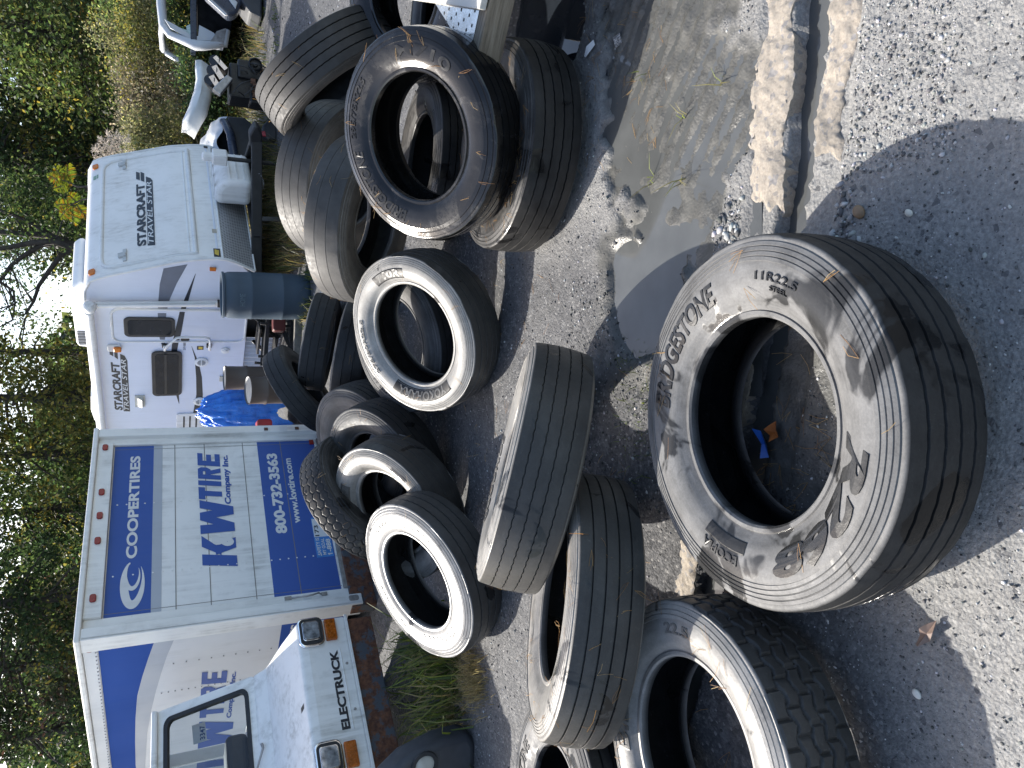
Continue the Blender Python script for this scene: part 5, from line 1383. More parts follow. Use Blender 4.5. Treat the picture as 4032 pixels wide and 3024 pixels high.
MB().prism([(-0.26, 0.74), (-0.02, 0.58), (0.02, 0.66), (-0.20, 0.84)], lambda a, b_, d: (a, d, b_), -0.30, -0.18).obj('valve_cover', steel, eng, bevel=0.012)
MB().lathe([(0.0, 0.03), (0.03, 0.03), (0.035, 0.0), (0.085, 0.0), (0.09, 0.03), (0.075, 0.04)], 24).obj('pulley', m_grease, eng, smooth=40, matrix=Matrix.Translation((0.24, -0.24, 0.30)) @ Matrix.Rotation(R(90), 4, 'X'))
hs = MB()
for i in range(9):
    a = np.array([rng.uniform(-0.25, 0.28), rng.uniform(-0.32, -0.2), rng.uniform(0.1, 0.6)])
    c_ = np.array([rng.uniform(-0.25, 0.28), rng.uniform(-0.32, -0.2), rng.uniform(0.1, 0.6)])
    mid = (a + c_) / 2 + np.array([0, -0.06, 0.05])
    hs.tube([a, (a + mid) / 2 + [0, -0.02, 0], mid, (c_ + mid) / 2 + [0, -0.02, 0], c_], 0.009, 6)
hs.obj('hose', m_black, eng, smooth=60)
mf = MB()
for i in range(4):
    mf.lathe([(0.022, -0.03), (0.035, -0.03), (0.035, 0.03), (0.022, 0.03)], 12, (-0.18 + i * 0.06, -0.27, 0.30 + 0.03 * (i % 2)), close=True)
mf.obj('manifold_port', m_rust2, eng)
# crumpled car front
cf = empty('crumpled_car', 'crumpled silver car nose half hidden behind the right end of the camper', 'wrecked car', loc=(0, 11.3, 0))
n_ = 24
U, V_ = np.meshgrid(np.linspace(0, 1, n_), np.linspace(0, 1, n_))
cv = np.stack([3.0 + 0.92 * U, -0.12 + 1.2 * V_, 1.08 + 0.24 * np.sqrt(V_) - 0.10 * U ** 3 + (fbm(U * 5, V_ * 5 + 3, 3) - 0.5) * 0.16], -1).reshape(-1, 3)
kk = np.arange(n_ * n_).reshape(n_, n_)
cfc = np.stack([kk[:-1, :-1], kk[:-1, 1:], kk[1:, 1:], kk[1:, :-1]], -1).reshape(-1, 4)
np_obj('bonnet', cv, cfc, m_silver, cf, smooth=70)
MB().box(2.9, 3.88, -0.02, 1.2, 0.60, 1.06).obj('engine_bay', m_cavity_shade, cf)
MB().tube([(2.9, -0.25, 0.86), (3.3, -0.30, 0.87), (3.62, -0.28, 0.92), (3.80, -0.18, 0.98), (3.92, 0.10, 1.02)], [0.06, 0.065, 0.06, 0.06, 0.05], 10).obj('bumper_bar', m_bluegrey, cf, smooth=60)
MB().prism([(2.9, 0.45), (3.75, 0.50), (3.92, 0.72), (3.90, 0.95), (2.9, 0.82)], lambda a, b_, d: (a, d, b_), -0.20, -0.12).obj('grille', plast, cf, bevel=0.02)
MB().lathe([(0.0, 0.05), (0.10, 0.03), (0.13, 0.0)], 20).obj('headlight', simple('old_headlight', (0.35, 0.33, 0.25), 0.2), cf, smooth=60, matrix=Matrix.Translation((3.28, -0.14, 1.0)) @ Matrix.Rotation(R(90), 4, 'X'))
# torn tail lamp piece in the weeds
tl = empty('tail_lamp_piece', 'grey car body scrap with a red lamp lying in the weeds behind the bald tyres', 'car part', loc=(3.68, 10.8, 0.30))
MB().prism([(-0.12, 0.0), (0.16, 0.0), (0.18, 0.10), (0.06, 0.20), (-0.06, 0.22), (-0.14, 0.12)], lambda a, b_, d: (a, d, b_), 0.0, 0.22).obj('body_scrap', plast, tl, bevel=0.03, seg=3)
MB().prism([(-0.10, 0.15), (-0.02, 0.17), (-0.04, 0.225), (-0.10, 0.21)], lambda a, b_, d: (a, d, b_), -0.012, 0.02).obj('red_lamp', simple('pink_red_lens', (0.45, 0.05, 0.08), 0.2), tl, bevel=0.006)

# ================================================================ VEGETATION
def leaf_mat(name, trans=0.5):
    m = bpy.data.materials.new(name)
    m.use_nodes = True
    nt = m.node_tree
    nt.nodes.clear()
    out = nt.nodes.new('ShaderNodeOutputMaterial')
    at = nt.nodes.new('ShaderNodeAttribute')
    at.attribute_name = 'Col'
    d = nt.nodes.new('ShaderNodeBsdfPrincipled')
    d.inputs['Roughness'].default_value = 0.5
    d.inputs['Specular IOR Level'].default_value = 0.25
    t = nt.nodes.new('ShaderNodeBsdfTranslucent')
    hs_ = nt.nodes.new('ShaderNodeHueSaturation')
    hs_.inputs['Value'].default_value = 1.7
    hs_.inputs['Saturation'].default_value = 1.12
    mx = nt.nodes.new('ShaderNodeMixShader')
    mx.inputs[0].default_value = trans
    nt.links.new(at.outputs['Color'], d.inputs['Base Color'])
    nt.links.new(at.outputs['Color'], hs_.inputs['Color'])
    nt.links.new(hs_.outputs[0], t.inputs['Color'])
    nt.links.new(d.outputs[0], mx.inputs[1])
    nt.links.new(t.outputs[0], mx.inputs[2])
    nt.links.new(mx.outputs[0], out.inputs[0])
    return m
m_leaf = leaf_mat('leaf')
m_grass = leaf_mat('grass_blade', 0.35)
m_bark = simple('bark', (0.055, 0.047, 0.040), 0.9, var=0.4, scale=9, bump=0.4)
DARK = [(0.022, 0.042, 0.014), (0.030, 0.055, 0.018), (0.018, 0.034, 0.014), (0.045, 0.07, 0.02)]
MID = [(0.050, 0.085, 0.020), (0.075, 0.11, 0.025), (0.035, 0.06, 0.018), (0.10, 0.12, 0.03)]
YEL = [(0.15, 0.14, 0.025), (0.10, 0.11, 0.025), (0.19, 0.15, 0.02), (0.06, 0.08, 0.02)]
ORG = [(0.20, 0.09, 0.02), (0.16, 0.11, 0.02), (0.10, 0.09, 0.025), (0.06, 0.07, 0.02)]
RED = [(0.085, 0.045, 0.03), (0.05, 0.06, 0.025), (0.035, 0.055, 0.022), (0.04, 0.055, 0.025), (0.03, 0.045, 0.02), (0.06, 0.05, 0.03)]
OLV = [(0.11, 0.105, 0.045), (0.085, 0.09, 0.035), (0.14, 0.125, 0.06), (0.17, 0.16, 0.05), (0.06, 0.075, 0.025)]
TAN = [(0.15, 0.12, 0.075), (0.19, 0.165, 0.105), (0.11, 0.09, 0.05), (0.09, 0.09, 0.04)]

def leaf_quads(C, size, pal, aspect=0.5, flat=0.35, tone=None):
    """C (n,3) leaf positions -> quads and colours"""
    n = len(C)
    d = rng.normal(size=(n, 3)); d[:, 2] *= 0.8
    d /= np.linalg.norm(d, axis=1, keepdims=True)
    u = rng.normal(size=(n, 3)); u[:, 2] += flat
    w = np.cross(d, u)
    w /= np.linalg.norm(w, axis=1, keepdims=True) + 1e-9
    s = (size * rng.uniform(0.6, 1.3, n))[:, None]
    d, w = d * s * 0.5, w * s * 0.5 * aspect
    V = np.stack([C - d, C - d * 0.1 + w, C + d, C - d * 0.1 - w], 1)
    pal = np.array(pal)
    col = pal[rng.integers(0, len(pal), n)] * rng.uniform(0.7, 1.35, (n, 1)) * 1.2
    if tone is not None:
        col = col * tone[:, None]
    lum = col.mean(1, keepdims=True)
    col = col * 0.80 + lum * 0.20
    return V.reshape(-1, 3), np.repeat(np.clip(col, 0, 1), 4, 0)
def quads_obj(name, Vs, Cs, mat, parent=None):
    V = np.concatenate(Vs); Cc = np.concatenate(Cs)
    F = np.arange(len(V)).reshape(-1, 4)
    return np_obj(name, V, F, mat, parent, cols=Cc)

def plant(name, cat, label, x, y, h, rx, ry, z0, nclump, per, size, pal, group, trunk_r=0.12, spread=0.42, stems=1, lean=0.0, gap=0.0, bare=0.25, accent=None, crown_name='crown'):
    gz = float(ground_z(x, y))
    root = empty(name, label, cat, loc=(x, y, gz - 0.05), group=group)
    tb = MB()
    C = []
    tips = []
    for s in range(stems):
        a = 6.28 * s / max(1, stems) + rng.uniform(0, 1)
        tx, ty = lean + rng.normal() * 0.3 * (stems > 1) * rx * 0.5, rng.normal() * 0.3 * (stems > 1) * ry * 0.5
        pts = [(0.08 * math.cos(a), 0.08 * math.sin(a), 0), (tx * 0.25, ty * 0.3, h * 0.3), (tx * 0.6 + rng.normal() * 0.1, ty * 0.6, h * 0.6), (tx, ty, h * 0.9)]
        tb.tube(pts, [trunk_r, trunk_r * 0.8, trunk_r * 0.5, trunk_r * 0.15], 8)
        tips.append(pts)
    for k in range(nclump):
        th, u_ = rng.uniform(0, 6.283), rng.uniform(-1, 1)
        r = rng.uniform(0.35, 1.0) ** 0.6
        q = math.sqrt(1 - u_ * u_)
        c = np.array([rx * r * q * math.cos(th) + lean * 0.7, ry * r * q * math.sin(th), z0 + (h - z0) * (0.5 + 0.5 * r * u_)])
        if gap and fbm(np.array([c[0] * 0.8 + x]), np.array([c[2] * 0.8 + y]), 2)[0] < gap:
            continue
        C.append(c)
        if rng.random() < 0.55:
            base = tips[rng.integers(len(tips))]
            t = min(0.95, max(0.1, (c[2] * 0.75) / h))
            p0 = Vector(base[1]).lerp(Vector(base[3]), t)
            m_ = p0.lerp(Vector(c), 0.5) + Vector((rng.normal() * 0.1, rng.normal() * 0.1, 0.12))
            tb.tube([p0, m_, Vector(c)], [trunk_r * 0.28, trunk_r * 0.17, trunk_r * 0.05], 5, cap=False)
    tb.obj('trunk' if cat == 'tree' else 'stem', m_bark, root, smooth=60)
    Vs, Cs = [], []
    for c in C:
        m_ = int(per * rng.uniform(0.5, 1.4))
        sp = spread * rng.uniform(0.6, 1.3)
        P_ = c + rng.normal(size=(m_, 3)) * np.array([sp, sp, sp * 0.62])
        bst = 1.35 if cat == 'bush' else 1.0
        pp = pal if (accent is None or rng.random() > accent[0]) else accent[1]
        v_, c_ = leaf_quads(P_, size, pp, tone=np.full(m_, bst * rng.uniform(0.6, 1.35)))
        Vs.append(v_); Cs.append(c_)
    quads_obj(crown_name, Vs, Cs, m_leaf, root)
    return root

TG = 'trees along the back of the yard'
trees = [  # x, y, h, rx, ry, z0, clumps, per, size, palette, gap, label
    (11.4, 24.0, 9.0, 2.6, 2.4, 0.6, 120, 150, 0.15, ORG, 0.0, 'orange and gold leaved tree in the top right corner behind the silver car shell'),
    (9.3, 27.0, 11.0, 2.6, 2.4, 0.5, 120, 150, 0.17, DARK, 0.0, 'tall dark tree behind the sunlit yellow green one, high above the wrecks'),
    (8.6, 20.5, 5.4, 1.7, 1.5, 0.4, 110, 150, 0.12, MID, 0.0, 'sunlit yellow green young tree behind the bushes, crossed by the power lines'),
    (6.7, 25.5, 10.5, 2.2, 2.2, 0.5, 130, 150, 0.16, DARK, 0.0, 'dense dark green tree right of the utility pole'),
    (5.2, 28.5, 11.0, 2.0, 2.2, 0.5, 110, 150, 0.16, DARK, 0.0, 'dark ivy clad tree just left of the utility pole'),
    (0.95, 25.0, 8.5, 1.1, 1.1, 1.2, 30, 110, 0.13, MID, 0.30, 'sparse thin leaved tree above the camper air conditioner'),
    (-0.4, 22.5, 9.0, 1.6, 1.5, 0.6, 90, 140, 0.14, YEL, 0.1, 'yellowing tree behind the camper lettering'),
    (-2.0, 24.0, 10.0, 1.7, 1.8, 0.6, 95, 140, 0.14, MID, 0.12, 'bright green tree above the right corner of the box truck'),
    (-4.0, 26.5, 10.5, 2.1, 2.0, 0.8, 100, 140, 0.15, DARK, 0.22, 'dark tree with sky gaps above the middle of the box truck roof'),
    (-5.9, 23.0, 9.5, 1.8, 1.8, 0.6, 95, 140, 0.14, DARK, 0.15, 'shaded tree above the left roof corner of the box truck'),
    (-8.1, 24.5, 10.0, 2.2, 2.0, 0.6, 110, 140, 0.15, RED, 0.1, 'tree with reddish vine leaves above the electric cart truck'),
    (-11.0, 26.5, 10.5, 2.5, 2.2, 0.6, 110, 140, 0.16, DARK, 0.05, 'dark tree at the lower left corner of the picture'),
]
for x, y, h, rx, ry, z0, nc, per, size, pal, gap, lab in trees:
    plant('tree', 'tree', lab, x, y, h, rx, ry, z0, nc, per, size, pal, TG, 0.16, gap=gap, stems=1, accent=(0.12, YEL))

# the forked tree behind the camper
ft_ = empty('forked_tree', 'many limbed tree with curving bare branches against the bright sky behind the camper', 'tree', loc=(0, 0, 0), group=TG)
ft_.location = (3.65, 22.0, 0.9)
o_ = np.array([3.65, 22.0, 0.9])
limbs = [([(3.70, 22, 0.9), (3.70, 22, 2.4), (3.66, 22.0, 3.98), (3.78, 22.1, 4.29), (3.93, 22.2, 4.62), (3.93, 22.3, 5.16), (3.94, 22.3, 6.4)], [0.30, 0.24, 0.20, 0.17, 0.15, 0.12, 0.08]),
         ([(3.66, 21.9, 2.2), (3.62, 21.9, 4.04), (3.71, 21.8, 4.41), (3.64, 21.8, 4.86), (3.47, 21.7, 5.31), (3.2, 21.6, 6.2)], [0.20, 0.16, 0.14, 0.12, 0.10, 0.06]),
         ([(3.66, 21.9, 4.5), (3.60, 21.9, 4.71), (3.28, 21.8, 5.07), (3.01, 21.7, 5.31), (2.57, 21.6, 5.54), (2.2, 21.5, 5.75)], [0.12, 0.11, 0.09, 0.08, 0.07, 0.05]),
         ([(3.66, 22.1, 3.4), (3.62, 22.1, 3.98), (3.41, 22.1, 4.29), (3.0, 22.2, 4.56), (2.58, 22.2, 4.80), (2.18, 22.3, 4.92), (1.82, 22.3, 5.10)], [0.14, 0.12, 0.11, 0.10, 0.08, 0.06, 0.04]),
         ([(2.57, 21.6, 5.54), (2.35, 21.6, 5.25), (2.05, 21.5, 5.2), (1.6, 21.5, 5.25)], [0.06, 0.05, 0.035, 0.02]),
         ([(4.0, 22.2, 4.62), (4.25, 22.2, 5.0), (4.5, 22.2, 5.7)], [0.10, 0.08, 0.06])]
tb = MB()
for pts, rs in limbs:
    tb.tube([np.array(q) - o_ for q in pts], [r_ * 0.62 for r_ in rs], 9)
tw = []
for k in range(70):
    pts, rs = limbs[rng.integers(len(limbs))]
    i = rng.integers(1, len(pts))
    a = np.array(pts[i]) - o_ + rng.normal(size=3) * 0.03
    d = rng.normal(size=3) * np.array([0.7, 0.5, 0.4])
    e1, e2 = a + d * 0.5 + [0, 0, 0.1], a + d + [0, 0, 0.15]
    tb.tube([a, e1, e2], [0.022, 0.014, 0.005], 5, cap=False)
    tw.append(e2)
tb.obj('trunk', m_bark, ft_, smooth=60)
Vs, Cs = [], []
for e in tw:
    P_ = e + rng.normal(size=(22, 3)) * 0.20
    v_, c_ = leaf_quads(P_, 0.085, DARK + MID)
    Vs.append(v_); Cs.append(c_)
for k in range(26):                                          # denser leaves on the right-hand side of the limbs
    c = np.array([rng.uniform(0.3, 1.5), rng.uniform(-0.3, 0.8), rng.uniform(2.6, 5.2)])
    v_, c_ = leaf_quads(c + rng.normal(size=(110, 3)) * 0.30, 0.12, DARK + MID)
    Vs.append(v_); Cs.append(c_)
quads_obj('crown', Vs, Cs, m_leaf, ft_)

# bushes behind the wrecks
BG = 'bushes behind the wrecks'
bushes = [
    (4.4, 14.6, 2.05, 0.75, 0.7, OLV, 'olive green bush touching the upper right corner of the camper'),
    (5.5, 15.2, 2.20, 0.85, 0.8, TAN, 'dry tan seed headed bush above the white bumper cover'),
    (6.6, 15.4, 2.35, 0.85, 0.8, OLV, 'yellow green bush above the greasy engine'),
    (5.3, 13.4, 1.05, 0.8, 0.5, DARK, 'low dark green bush just behind the white bumper cover'),
    (7.6, 16.2, 2.45, 0.95, 0.9, MID, 'green bush with yellow tips left of the silver car shell'),
    (8.6, 15.6, 2.25, 0.95, 0.9, TAN, 'twiggy brown bush behind the silver car shell'),
    (6.9, 14.2, 1.25, 0.85, 0.5, DARK, 'shaded leafy bush between the engine and the silver car shell'),
    (9.6, 17.0, 2.9, 1.0, 0.9, YEL, 'golden leaved bush behind the silver car shell roof'),
    (3.6, 15.8, 2.0, 0.6, 0.6, OLV, 'pale bush peeping over the camper roof edge'),
]
for x, y, h, rx, ry, pal, lab in bushes:
    plant('bush', 'bush', lab, x, y, h, rx, ry, 0.05, 90, 150, 0.062, pal, BG, 0.018, spread=0.17, stems=9, accent=(0.18, YEL), crown_name='foliage')

# far woods seen through gaps: one mass
n = 46000
wx = rng.uniform(-34, 34, n); wy = rng.uniform(36, 48, n)
wh = 4.2 + 4.5 * fbm(wx * 0.35 + 7, wx * 0 + 2, 3) - 3.2 * np.exp(-((wx - 3.8) / 2.6) ** 2)
wz = slope(wx, wy) + wh * rng.random(n) ** 0.8
v_, c_ = leaf_quads(np.stack([wx, wy, wz], -1), 0.55, DARK + MID + [(0.09, 0.09, 0.03)], aspect=0.7)
kind(quads_obj('distant_woods', [v_], [c_], m_leaf), 'stuff')

# sumac sprays above the camper, reed plumes
def sumac(x0, pts, fr_, label, pal):
    root = empty('sumac_branch', label, 'branch', loc=(*x0, 0), group='sumac branches above the camper')
    gz = float(ground_z(*x0))
    tb = MB()
    tb.tube([(0, 0, gz)] + pts, [0.03] + [0.014] * (len(pts) - 1) + [0.008], 6)
    Vs, Cs = [], []
    for (a, d, L) in fr_:
        L = L * 0.72
        a = np.array(a); d = np.array(d, float); d /= np.linalg.norm(d)
        tip = a + d * L + np.array([0, 0, -0.12 * L])
        mid = a + d * L * 0.5
        tb.tube([a, mid, tip], [0.006, 0.005, 0.002], 4, cap=False)
        side = np.cross(d, [0, 1, 0.1]); side /= np.linalg.norm(side)
        for t in np.linspace(0.12, 1, 12):
            p_ = a + (mid - a) * min(1, t * 2) if t < 0.5 else mid + (tip - mid) * (t * 2 - 1)
            for s in (-1, 1):
                l = 0.11 * math.sin(0.4 + 2.5 * t) * s
                e = p_ + side * l + d * 0.03 + np.array([0, rng.normal() * 0.02, -0.03])
                w_ = d * 0.0095
                Vs.append(np.array([p_ - w_, (p_ + e) / 2 - w_ * 1.5, e, (p_ + e) / 2 + w_ * 1.5]))
                c_ = np.array(pal[rng.integers(len(pal))]) * rng.uniform(0.8, 1.3)
                Cs.append(np.repeat(c_[None], 4, 0))
    tb.obj('stem', m_bark, root, smooth=60)
    quads_obj('leaflets', Vs, Cs, m_leaf, root)
SP = [(0.12, 0.13, 0.02), (0.10, 0.12, 0.02), (0.15, 0.085, 0.02), (0.08, 0.11, 0.02), (0.13, 0.13, 0.02)]
sumac((3.15, 12.9), [(0.0, 0, 2.6), (-0.08, 0, 3.0), (-0.02, 0, 3.15)], [((-0.02, 0, 3.15), (0.7, 0, 0.6), 0.42), ((-0.02, 0, 3.15), (0.25, 0.1, 0.9), 0.42), ((-0.02, 0, 3.12), (0.9, 0, 0.15), 0.38), ((-0.05, 0, 3.1), (-0.3, 0, 0.8), 0.36), ((-0.05, 0, 3.05), (0.2, -0.2, 0.7), 0.34)], 'sumac spray with yellow to orange leaflets right of the utility pole', SP)
sumac((2.95, 13.1), [(0.05, 0, 2.6), (-0.02, 0, 2.95), (-0.12, 0, 3.1)], [((-0.12, 0, 3.1), (-0.1, 0, 0.9), 0.36), ((-0.12, 0, 3.1), (-0.7, 0, 0.6), 0.40), ((-0.12, 0, 3.08), (-0.9, 0, 0.1), 0.42), ((-0.1, 0, 3.05), (-0.5, 0.1, -0.35), 0.38), ((-0.1, 0, 3.0), (0.5, 0, 0.6), 0.3)], 'golden sumac spray left of the utility pole, above the camper front', SP)
sumac((1.9, 14.5), [(0.0, 0, 2.4), (0.05, 0, 2.75), (0.0, 0, 2.95)], [((0, 0, 2.95), (-0.8, 0, 0.3), 0.42), ((0, 0, 2.9), (0.8, 0, 0.25), 0.42), ((0, 0, 2.9), (0.2, 0, 0.9), 0.36), ((0, 0, 2.8), (-0.6, 0, -0.1), 0.40), ((0, 0, 2.8), (0.6, 0, -0.2), 0.4)], 'reddish brown sumac spray poking over the camper roof under the bright sky', [(0.16, 0.06, 0.03), (0.14, 0.12, 0.02), (0.06, 0.07, 0.02), (0.2, 0.1, 0.03)])
reed = empty('reed_clump', 'feathery pale reed plumes beside the upper right corner of the camper', 'reed', loc=(3.75, 12.9, 0.5))
tb = MB(); Vs, Cs = [], []
for k in range(7):
    bx_, lx = rng.uniform(-0.15, 0.12), rng.uniform(-0.25, 0.18)
    top = np.array([bx_ + lx, rng.normal() * 0.1, rng.uniform(1.95, 2.3)])
    tb.tube([(bx_, 0, 0), (bx_ + lx * 0.4, 0, 1.2), top - [0, 0, 0.25]], [0.008, 0.006, 0.003], 5)
    n = 160
    t = rng.random(n)
    P_ = top + np.stack([lx * 0.5 * t + rng.normal(size=n) * 0.035, rng.normal(size=n) * 0.03, -0.32 * (1 - t) + 0.03], -1)
    v_, c_ = leaf_quads(P_, 0.07, [(0.42, 0.37, 0.31), (0.33, 0.28, 0.23)], aspect=0.12)
    Vs.append(v_); Cs.append(c_)
tb.obj('stem', simple('reed_stem', (0.13, 0.15, 0.05), 0.7), reed)
quads_obj('plume', Vs, Cs, m_grass, reed)

# utility pole and power lines
pole = empty('utility_pole', 'slim wooden utility pole rising behind the camper with a grey transformer', 'pole', loc=(6.15, 26.0, 0.5))
MB().lathe([(0.085, 0.0), (0.075, 9.0), (0.0, 9.01)], 14).obj('shaft', simple('pole_wood', (0.17, 0.15, 0.13), 0.9, var=0.3), pole, smooth=40)
MB().lathe([(0.0, 4.55), (0.17, 4.55), (0.185, 4.6), (0.185, 5.1), (0.15, 5.18), (0.0, 5.2)], 24, (-0.27, -0.02, 0)).obj('transformer', simple('transformer_grey', (0.45, 0.47, 0.5), 0.5), pole, smooth=40)
MB().box(-0.1, 0.1, -0.03, 0.03, 4.7, 4.8).obj('bracket', steel, pole)
WG = 'power lines across the trees'
for (za, zb, lab) in ((4.65, 4.65, 'highest of the four thin black power lines crossing the trees'), (4.34, 4.55, 'second highest thin black power line across the trees'), (3.97, 3.84, 'third highest thin black power line across the trees'), (3.77, 3.66, 'lowest of the thin black power lines above the bushes')):
    pts = []
    for t in np.linspace(0, 1, 16):
        pts.append((20 - 13.85 * t, 24 + 2.0 * t * t, za + (zb - za) * min(1.0, (20 - (20 - 13.85 * t)) / 13.5) + 0.35 * (1 - t) ** 2 - 0.1 * math.sin(math.pi * t)))
    tag(MB().tube(pts, 0.016, 6).obj('power_line', m_black, smooth=60), lab, 'cable', WG)

# grass and weeds
def blades(name, px, py, h, lean, pal, w=0.004, base=None):
    n = len(px)
    pz = ground_z(px, py) - 0.004
    hh = h * rng.uniform(0.45, 1.25, n)
    a = rng.uniform(0, 6.283, n)
    ln = lean * rng.uniform(0.2, 1.4, n) * hh
    b0 = np.stack([px, py, pz], -1)
    d = np.stack([np.cos(a), np.sin(a), a * 0], -1)
    s = np.stack([-np.sin(a), np.cos(a), a * 0], -1) * (w * rng.uniform(0.6, 1.4, n))[:, None]
    m1 = b0 + d * (ln * 0.3)[:, None] + np.array([0, 0, 1]) * (hh * 0.6)[:, None]
    tp = b0 + d * ln[:, None] + np.array([0, 0, 1]) * (hh * rng.uniform(0.75, 1.0, n))[:, None]
    V = np.stack([b0 - s, b0 + s, m1 + s * 0.8, m1 - s * 0.8, tp + s * 0.15, tp - s * 0.15], 1)
    F = (np.array([(0, 1, 2, 3), (3, 2, 4, 5)])[None] + (np.arange(n) * 6)[:, None, None]).reshape(-1, 4)
    pal = np.array(pal)
    col = pal[rng.integers(0, len(pal), n)] * rng.uniform(0.7, 1.3, (n, 1))
    return kind(np_obj(name, V.reshape(-1, 3), F, m_grass, cols=np.repeat(col, 6, 0)), 'stuff')
def clumps(cs, per, r):
    x = np.concatenate([rng.normal(c[0], r, per) for c in cs]); y = np.concatenate([rng.normal(c[1], r, per) for c in cs])
    return x, y
GRN = [(0.06, 0.09, 0.025), (0.09, 0.12, 0.03), (0.04, 0.06, 0.02), (0.13, 0.15, 0.04)]
STR = [(0.26, 0.21, 0.10), (0.20, 0.15, 0.07), (0.14, 0.12, 0.05), (0.33, 0.28, 0.14)]
cs = [(rng.uniform(-2.6, -1.65), 0) for _ in range(46)]
cs = [(x, 4.55 + (x + 2.2) * 0.35 + rng.uniform(-0.35, 0.55)) for x, _ in cs]
blades('weeds', *clumps(cs, 9, 0.07), 0.30, 0.95, GRN + [(0.20, 0.24, 0.05), (0.16, 0.17, 0.06)] + STR[:1], 0.0055)
blades('low_weeds', *clumps(cs, 26, 0.08), 0.09, 1.2, GRN[:3] + STR[2:3], 0.006)
blades('dry_weeds', *clumps([(-1.78, 3.98), (-1.86, 4.05), (-1.72, 4.1), (-2.25, 4.35)], 240, 0.085), 0.11, 0.9, STR, 0.0016)
gx, gy = rng.uniform(2.6, 9.5, 9000), rng.uniform(10.5, 16.5, 9000)
k = (gy > 10.4 + 0.35 * (gx - 2.6)) & (fbm(gx * 1.5, gy * 1.5) > 0.35)
blades('dry_grass', gx[k], gy[k], 0.24, 0.9, STR + GRN[:2], 0.006)
gx, gy = rng.uniform(1.5, 3.2, 3200), rng.uniform(8.6, 12.2, 3200)
k = (fbm(gx * 2 + 3, gy * 2) > 0.42)
blades('tall_weeds', gx[k], gy[k], 0.34, 0.8, STR[1:3] + GRN[:1] + [(0.08, 0.065, 0.04)], 0.004)
cs = [(rng.uniform(4, 8), rng.uniform(8.5, 13)) for _ in range(40)]
blades('moss_grass', *clumps(cs, 40, 0.10), 0.05, 0.8, GRN, 0.006)
cs = [(-0.10, 2.42), (-0.28, 2.38), (0.02, 2.25), (0.12, 2.45), (-0.2, 2.15), (1.0, 2.1), (1.25, 2.35), (0.8, 2.3), (1.05, 1.9), (0.75, 2.1)]
blades('sprouting_grass', *clumps(cs[:5], 36, 0.07), 0.035, 1.2, GRN, 0.0016)
blades('mud_grass', *clumps(cs[5:], 5, 0.012), 0.06, 1.6, [(0.16, 0.19, 0.05), (0.2, 0.18, 0.08)], 0.0022)
cs = [(0.95, 9.0), (0.86, 9.15), (1.38, 9.0)]
blades('barrel_weeds', *clumps(cs, 60, 0.10), 0.16, 1.0, GRN + STR[:1], 0.004)

# pine needles on tyres and ground
ndl = []
def needle(p, d, n_, L):
    d = d / (np.linalg.norm(d) + 1e-9)
    s = np.cross(d, n_); s /= (np.linalg.norm(s) + 1e-9)
    bend = s * rng.normal() * L * 0.06
    w = s * 0.00062
    a, m_, e = p + n_ * 0.0015, p + d * L * 0.5 + bend + n_ * rng.uniform(0.001, 0.006), p + d * L + n_ * rng.uniform(0.001, 0.004)
    ndl.append(np.array([a - w, a + w, m_ + w, m_ - w]))
    ndl.append(np.array([m_ - w, m_ + w, e + w, e - w]))
counts = {0: 12, 1: 26, 2: 80, 3: 22, 4: 14, 5: 8, 6: 20, 7: 50, 8: 30, 10: 10, 11: 24, 12: 20, 14: 34, 15: 80, 16: 46, 17: 40, 18: 20, 19: 14}
for i, cnt in counts.items():
    root, Mx, Rs, hw, rb = TYRES[i]
    nrm = np.array(Mx.col[2][:3]); X_ = np.array(Mx.col[0][:3]); Y_ = np.array(Mx.col[1][:3]); c0 = np.array(Mx.col[3][:3])
    made = 0; tries = 0
    while made < cnt and tries < cnt * 20:
        tries += 1
        a = rng.uniform(0, 6.283)
        rad = X_ * math.cos(a) + Y_ * math.sin(a)
        if rng.random() < 0.55:
            w_ = rng.uniform(-hw, hw) * 0.85
            p_ = c0 + rad * (Rs + 0.009 * (1 - (w_ / hw) ** 2)) + nrm * w_
            n_ = rad
        else:
            sgn = 1 if nrm[2] > 0 else -1
            r_ = rng.uniform(rb + 0.06, Rs - 0.03)
            p_ = c0 + rad * r_ + nrm * sgn * (hw + 0.020)
            n_ = nrm * sgn
        if n_[2] < 0.15:
            continue
        d = np.cross(n_, rng.normal(size=3))
        for _ in range(rng.integers(1, 4)):
            needle(p_, d + rng.normal(size=3) * 0.25 * (np.ones(3) - np.abs(n_)), n_, rng.uniform(0.035, 0.085))
        made += 1
for (x0, x1, y0, y1, cnt) in ((0.9, 1.9, 2.2, 2.8, 90), (-1.5, 0.2, 1.5, 2.9, 60), (-0.4, 0.25, 1.25, 1.75, 50), (-0.6, 1.2, 3.0, 4.2, 60), (-1.4, -0.7, 3.6, 4.3, 30)):
    for _ in range(cnt):
        x, y = rng.uniform(x0, x1), rng.uniform(y0, y1)
        p_ = np.array([x, y, float(ground_z(x, y)) + 0.002])
        d = np.array([rng.normal(), rng.normal(), 0.0])
        for _ in range(rng.integers(1, 4)):
            needle(p_, d + rng.normal(size=3) * [0.3, 0.3, 0], np.array([0, 0, 1.0]), rng.uniform(0.035, 0.09))
V = np.concatenate(ndl)
nc = np.repeat(np.array([(0.34, 0.20, 0.08), (0.24, 0.13, 0.06), (0.40, 0.28, 0.13)])[rng.integers(0, 3, len(ndl) // 2)] * rng.uniform(0.6, 1.2, (len(ndl) // 2, 1)), 8, 0)
kind(np_obj('pine_needles', V, np.arange(len(V)).reshape(-1, 4), m_grass, cols=nc), 'stuff')

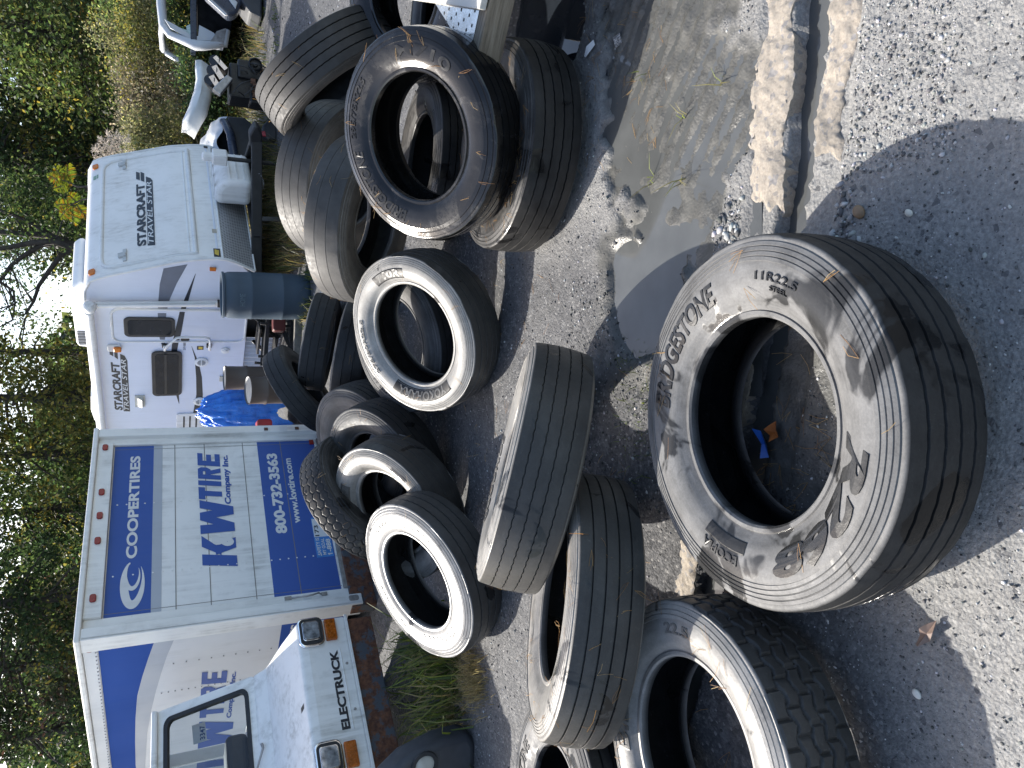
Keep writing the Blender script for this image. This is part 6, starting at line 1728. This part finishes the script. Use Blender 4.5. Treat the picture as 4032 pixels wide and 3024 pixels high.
# small litter, each its own thing
def scrap(name, label, cat, pts, loc, mat, rz=0, lift=0.006):
    n = len(pts)
    c = (sum(p_[0] for p_ in pts) / n, sum(p_[1] for p_ in pts) / n, 0.012)
    v = [(*p_, lift * (1 + (i % 3))) for i, p_ in enumerate(pts)] + [c]
    o_ = MB().add(v, [(i, (i + 1) % n, n) for i in range(n)]).obj(name, mat, matrix=frame_at(loc[0], loc[1], float(ground_z(loc[0], loc[1])) + 0.004, rz))
    so_ = o_.modifiers.new('solid', 'SOLIDIFY'); so_.thickness = 0.0008
    return tag(o_, label, cat)
m_orange = simple('leaf_orange', (0.32, 0.10, 0.02), 0.6)
m_deadleaf = simple('leaf_dead', (0.15, 0.105, 0.085), 0.6, var=0.3, scale=40)
m_plastic = simple('blue_scrap', (0.02, 0.10, 0.40), 0.35)
leafp = [(0, -0.035), (0.014, -0.02), (0.024, -0.004), (0.02, 0.016), (0.006, 0.034), (-0.008, 0.03), (-0.022, 0.012), (-0.02, -0.012)]
scrap('leaf', 'orange dead leaf on the dark ground inside the largest tyre', 'leaf', [(x * 0.8, y * 1.0) for x, y in leafp], (-0.15, 1.645), m_orange, 80, 0.014)
scrap('plastic_scrap', 'bright blue plastic scrap inside the largest tyre beside the orange leaf', 'litter', [(-0.045, -0.010), (0.04, -0.013), (0.05, 0.003), (0.0, 0.012), (-0.045, 0.009)], (-0.19, 1.685), m_plastic, 12, 0.02)
scrap('leaf', 'curled brown leaf on the edge of the tyre shadow at the lower right', 'leaf', [(x * 0.62, y * 1.25) for x, y in leafp], (-0.62, 1.14), m_deadleaf, 60, 0.010)
scrap('leaf', 'wet purple leaf at the end of the drain channel', 'leaf', [(x * 1.2, y * 1.3) for x, y in leafp], (0.60, 1.62), simple('leaf_purple', (0.16, 0.06, 0.08), 0.3), 120)
scrap('foil_scrap', 'crumpled silver foil square at the edge of the mud and shadow', 'litter', [(-0.022, -0.022), (0.022, -0.020), (0.024, 0.022), (-0.02, 0.024)], (1.46, 2.52), simple('foil', (0.7, 0.7, 0.7), 0.25, 0.8, var=0.4, scale=60), 10, 0.006)
scrap('paper_scrap', 'small white paper scrap in the shade beside the flat ribbed tyre', 'litter', [(-0.012, -0.045), (0.010, -0.05), (0.018, 0.0), (0.006, 0.045), (-0.014, 0.03)], (1.50, 2.72), d_white, 20)
v0, f0 = stone_base()
def pebble(label, x, y, s, col):
    v = v0 * (1 + rng.uniform(-0.12, 0.12, (12, 1))) * np.array([s, s * 0.75, s * 0.5])
    o_ = MB().add(v, [tuple(q) for q in f0]).obj('stone', simple('pebble', col, 0.6, var=0.2, scale=50), smooth=180, matrix=frame_at(x, y, float(ground_z(x, y)) + s * 0.22, 40))
    ss = o_.modifiers.new('sub', 'SUBSURF'); ss.levels = 1; ss.render_levels = 2
    tag(o_, label, 'stone')
pebble('tan brown pebble in the tyre shadow near the drain channel', 0.475, 1.345, 0.030, (0.20, 0.13, 0.075))
pebble('small white quartz stone in the big tyre shadow on the right', 0.44, 1.20, 0.016, (0.5, 0.48, 0.42))
pebble('white chalky lump on the ground beside the block treaded tyre', -0.79, 1.18, 0.018, (0.55, 0.53, 0.48))
pebble('dark stone in the sunlit patch between the leaning tyre and the largest tyre', 0.0, 2.26, 0.022, (0.04, 0.042, 0.046))
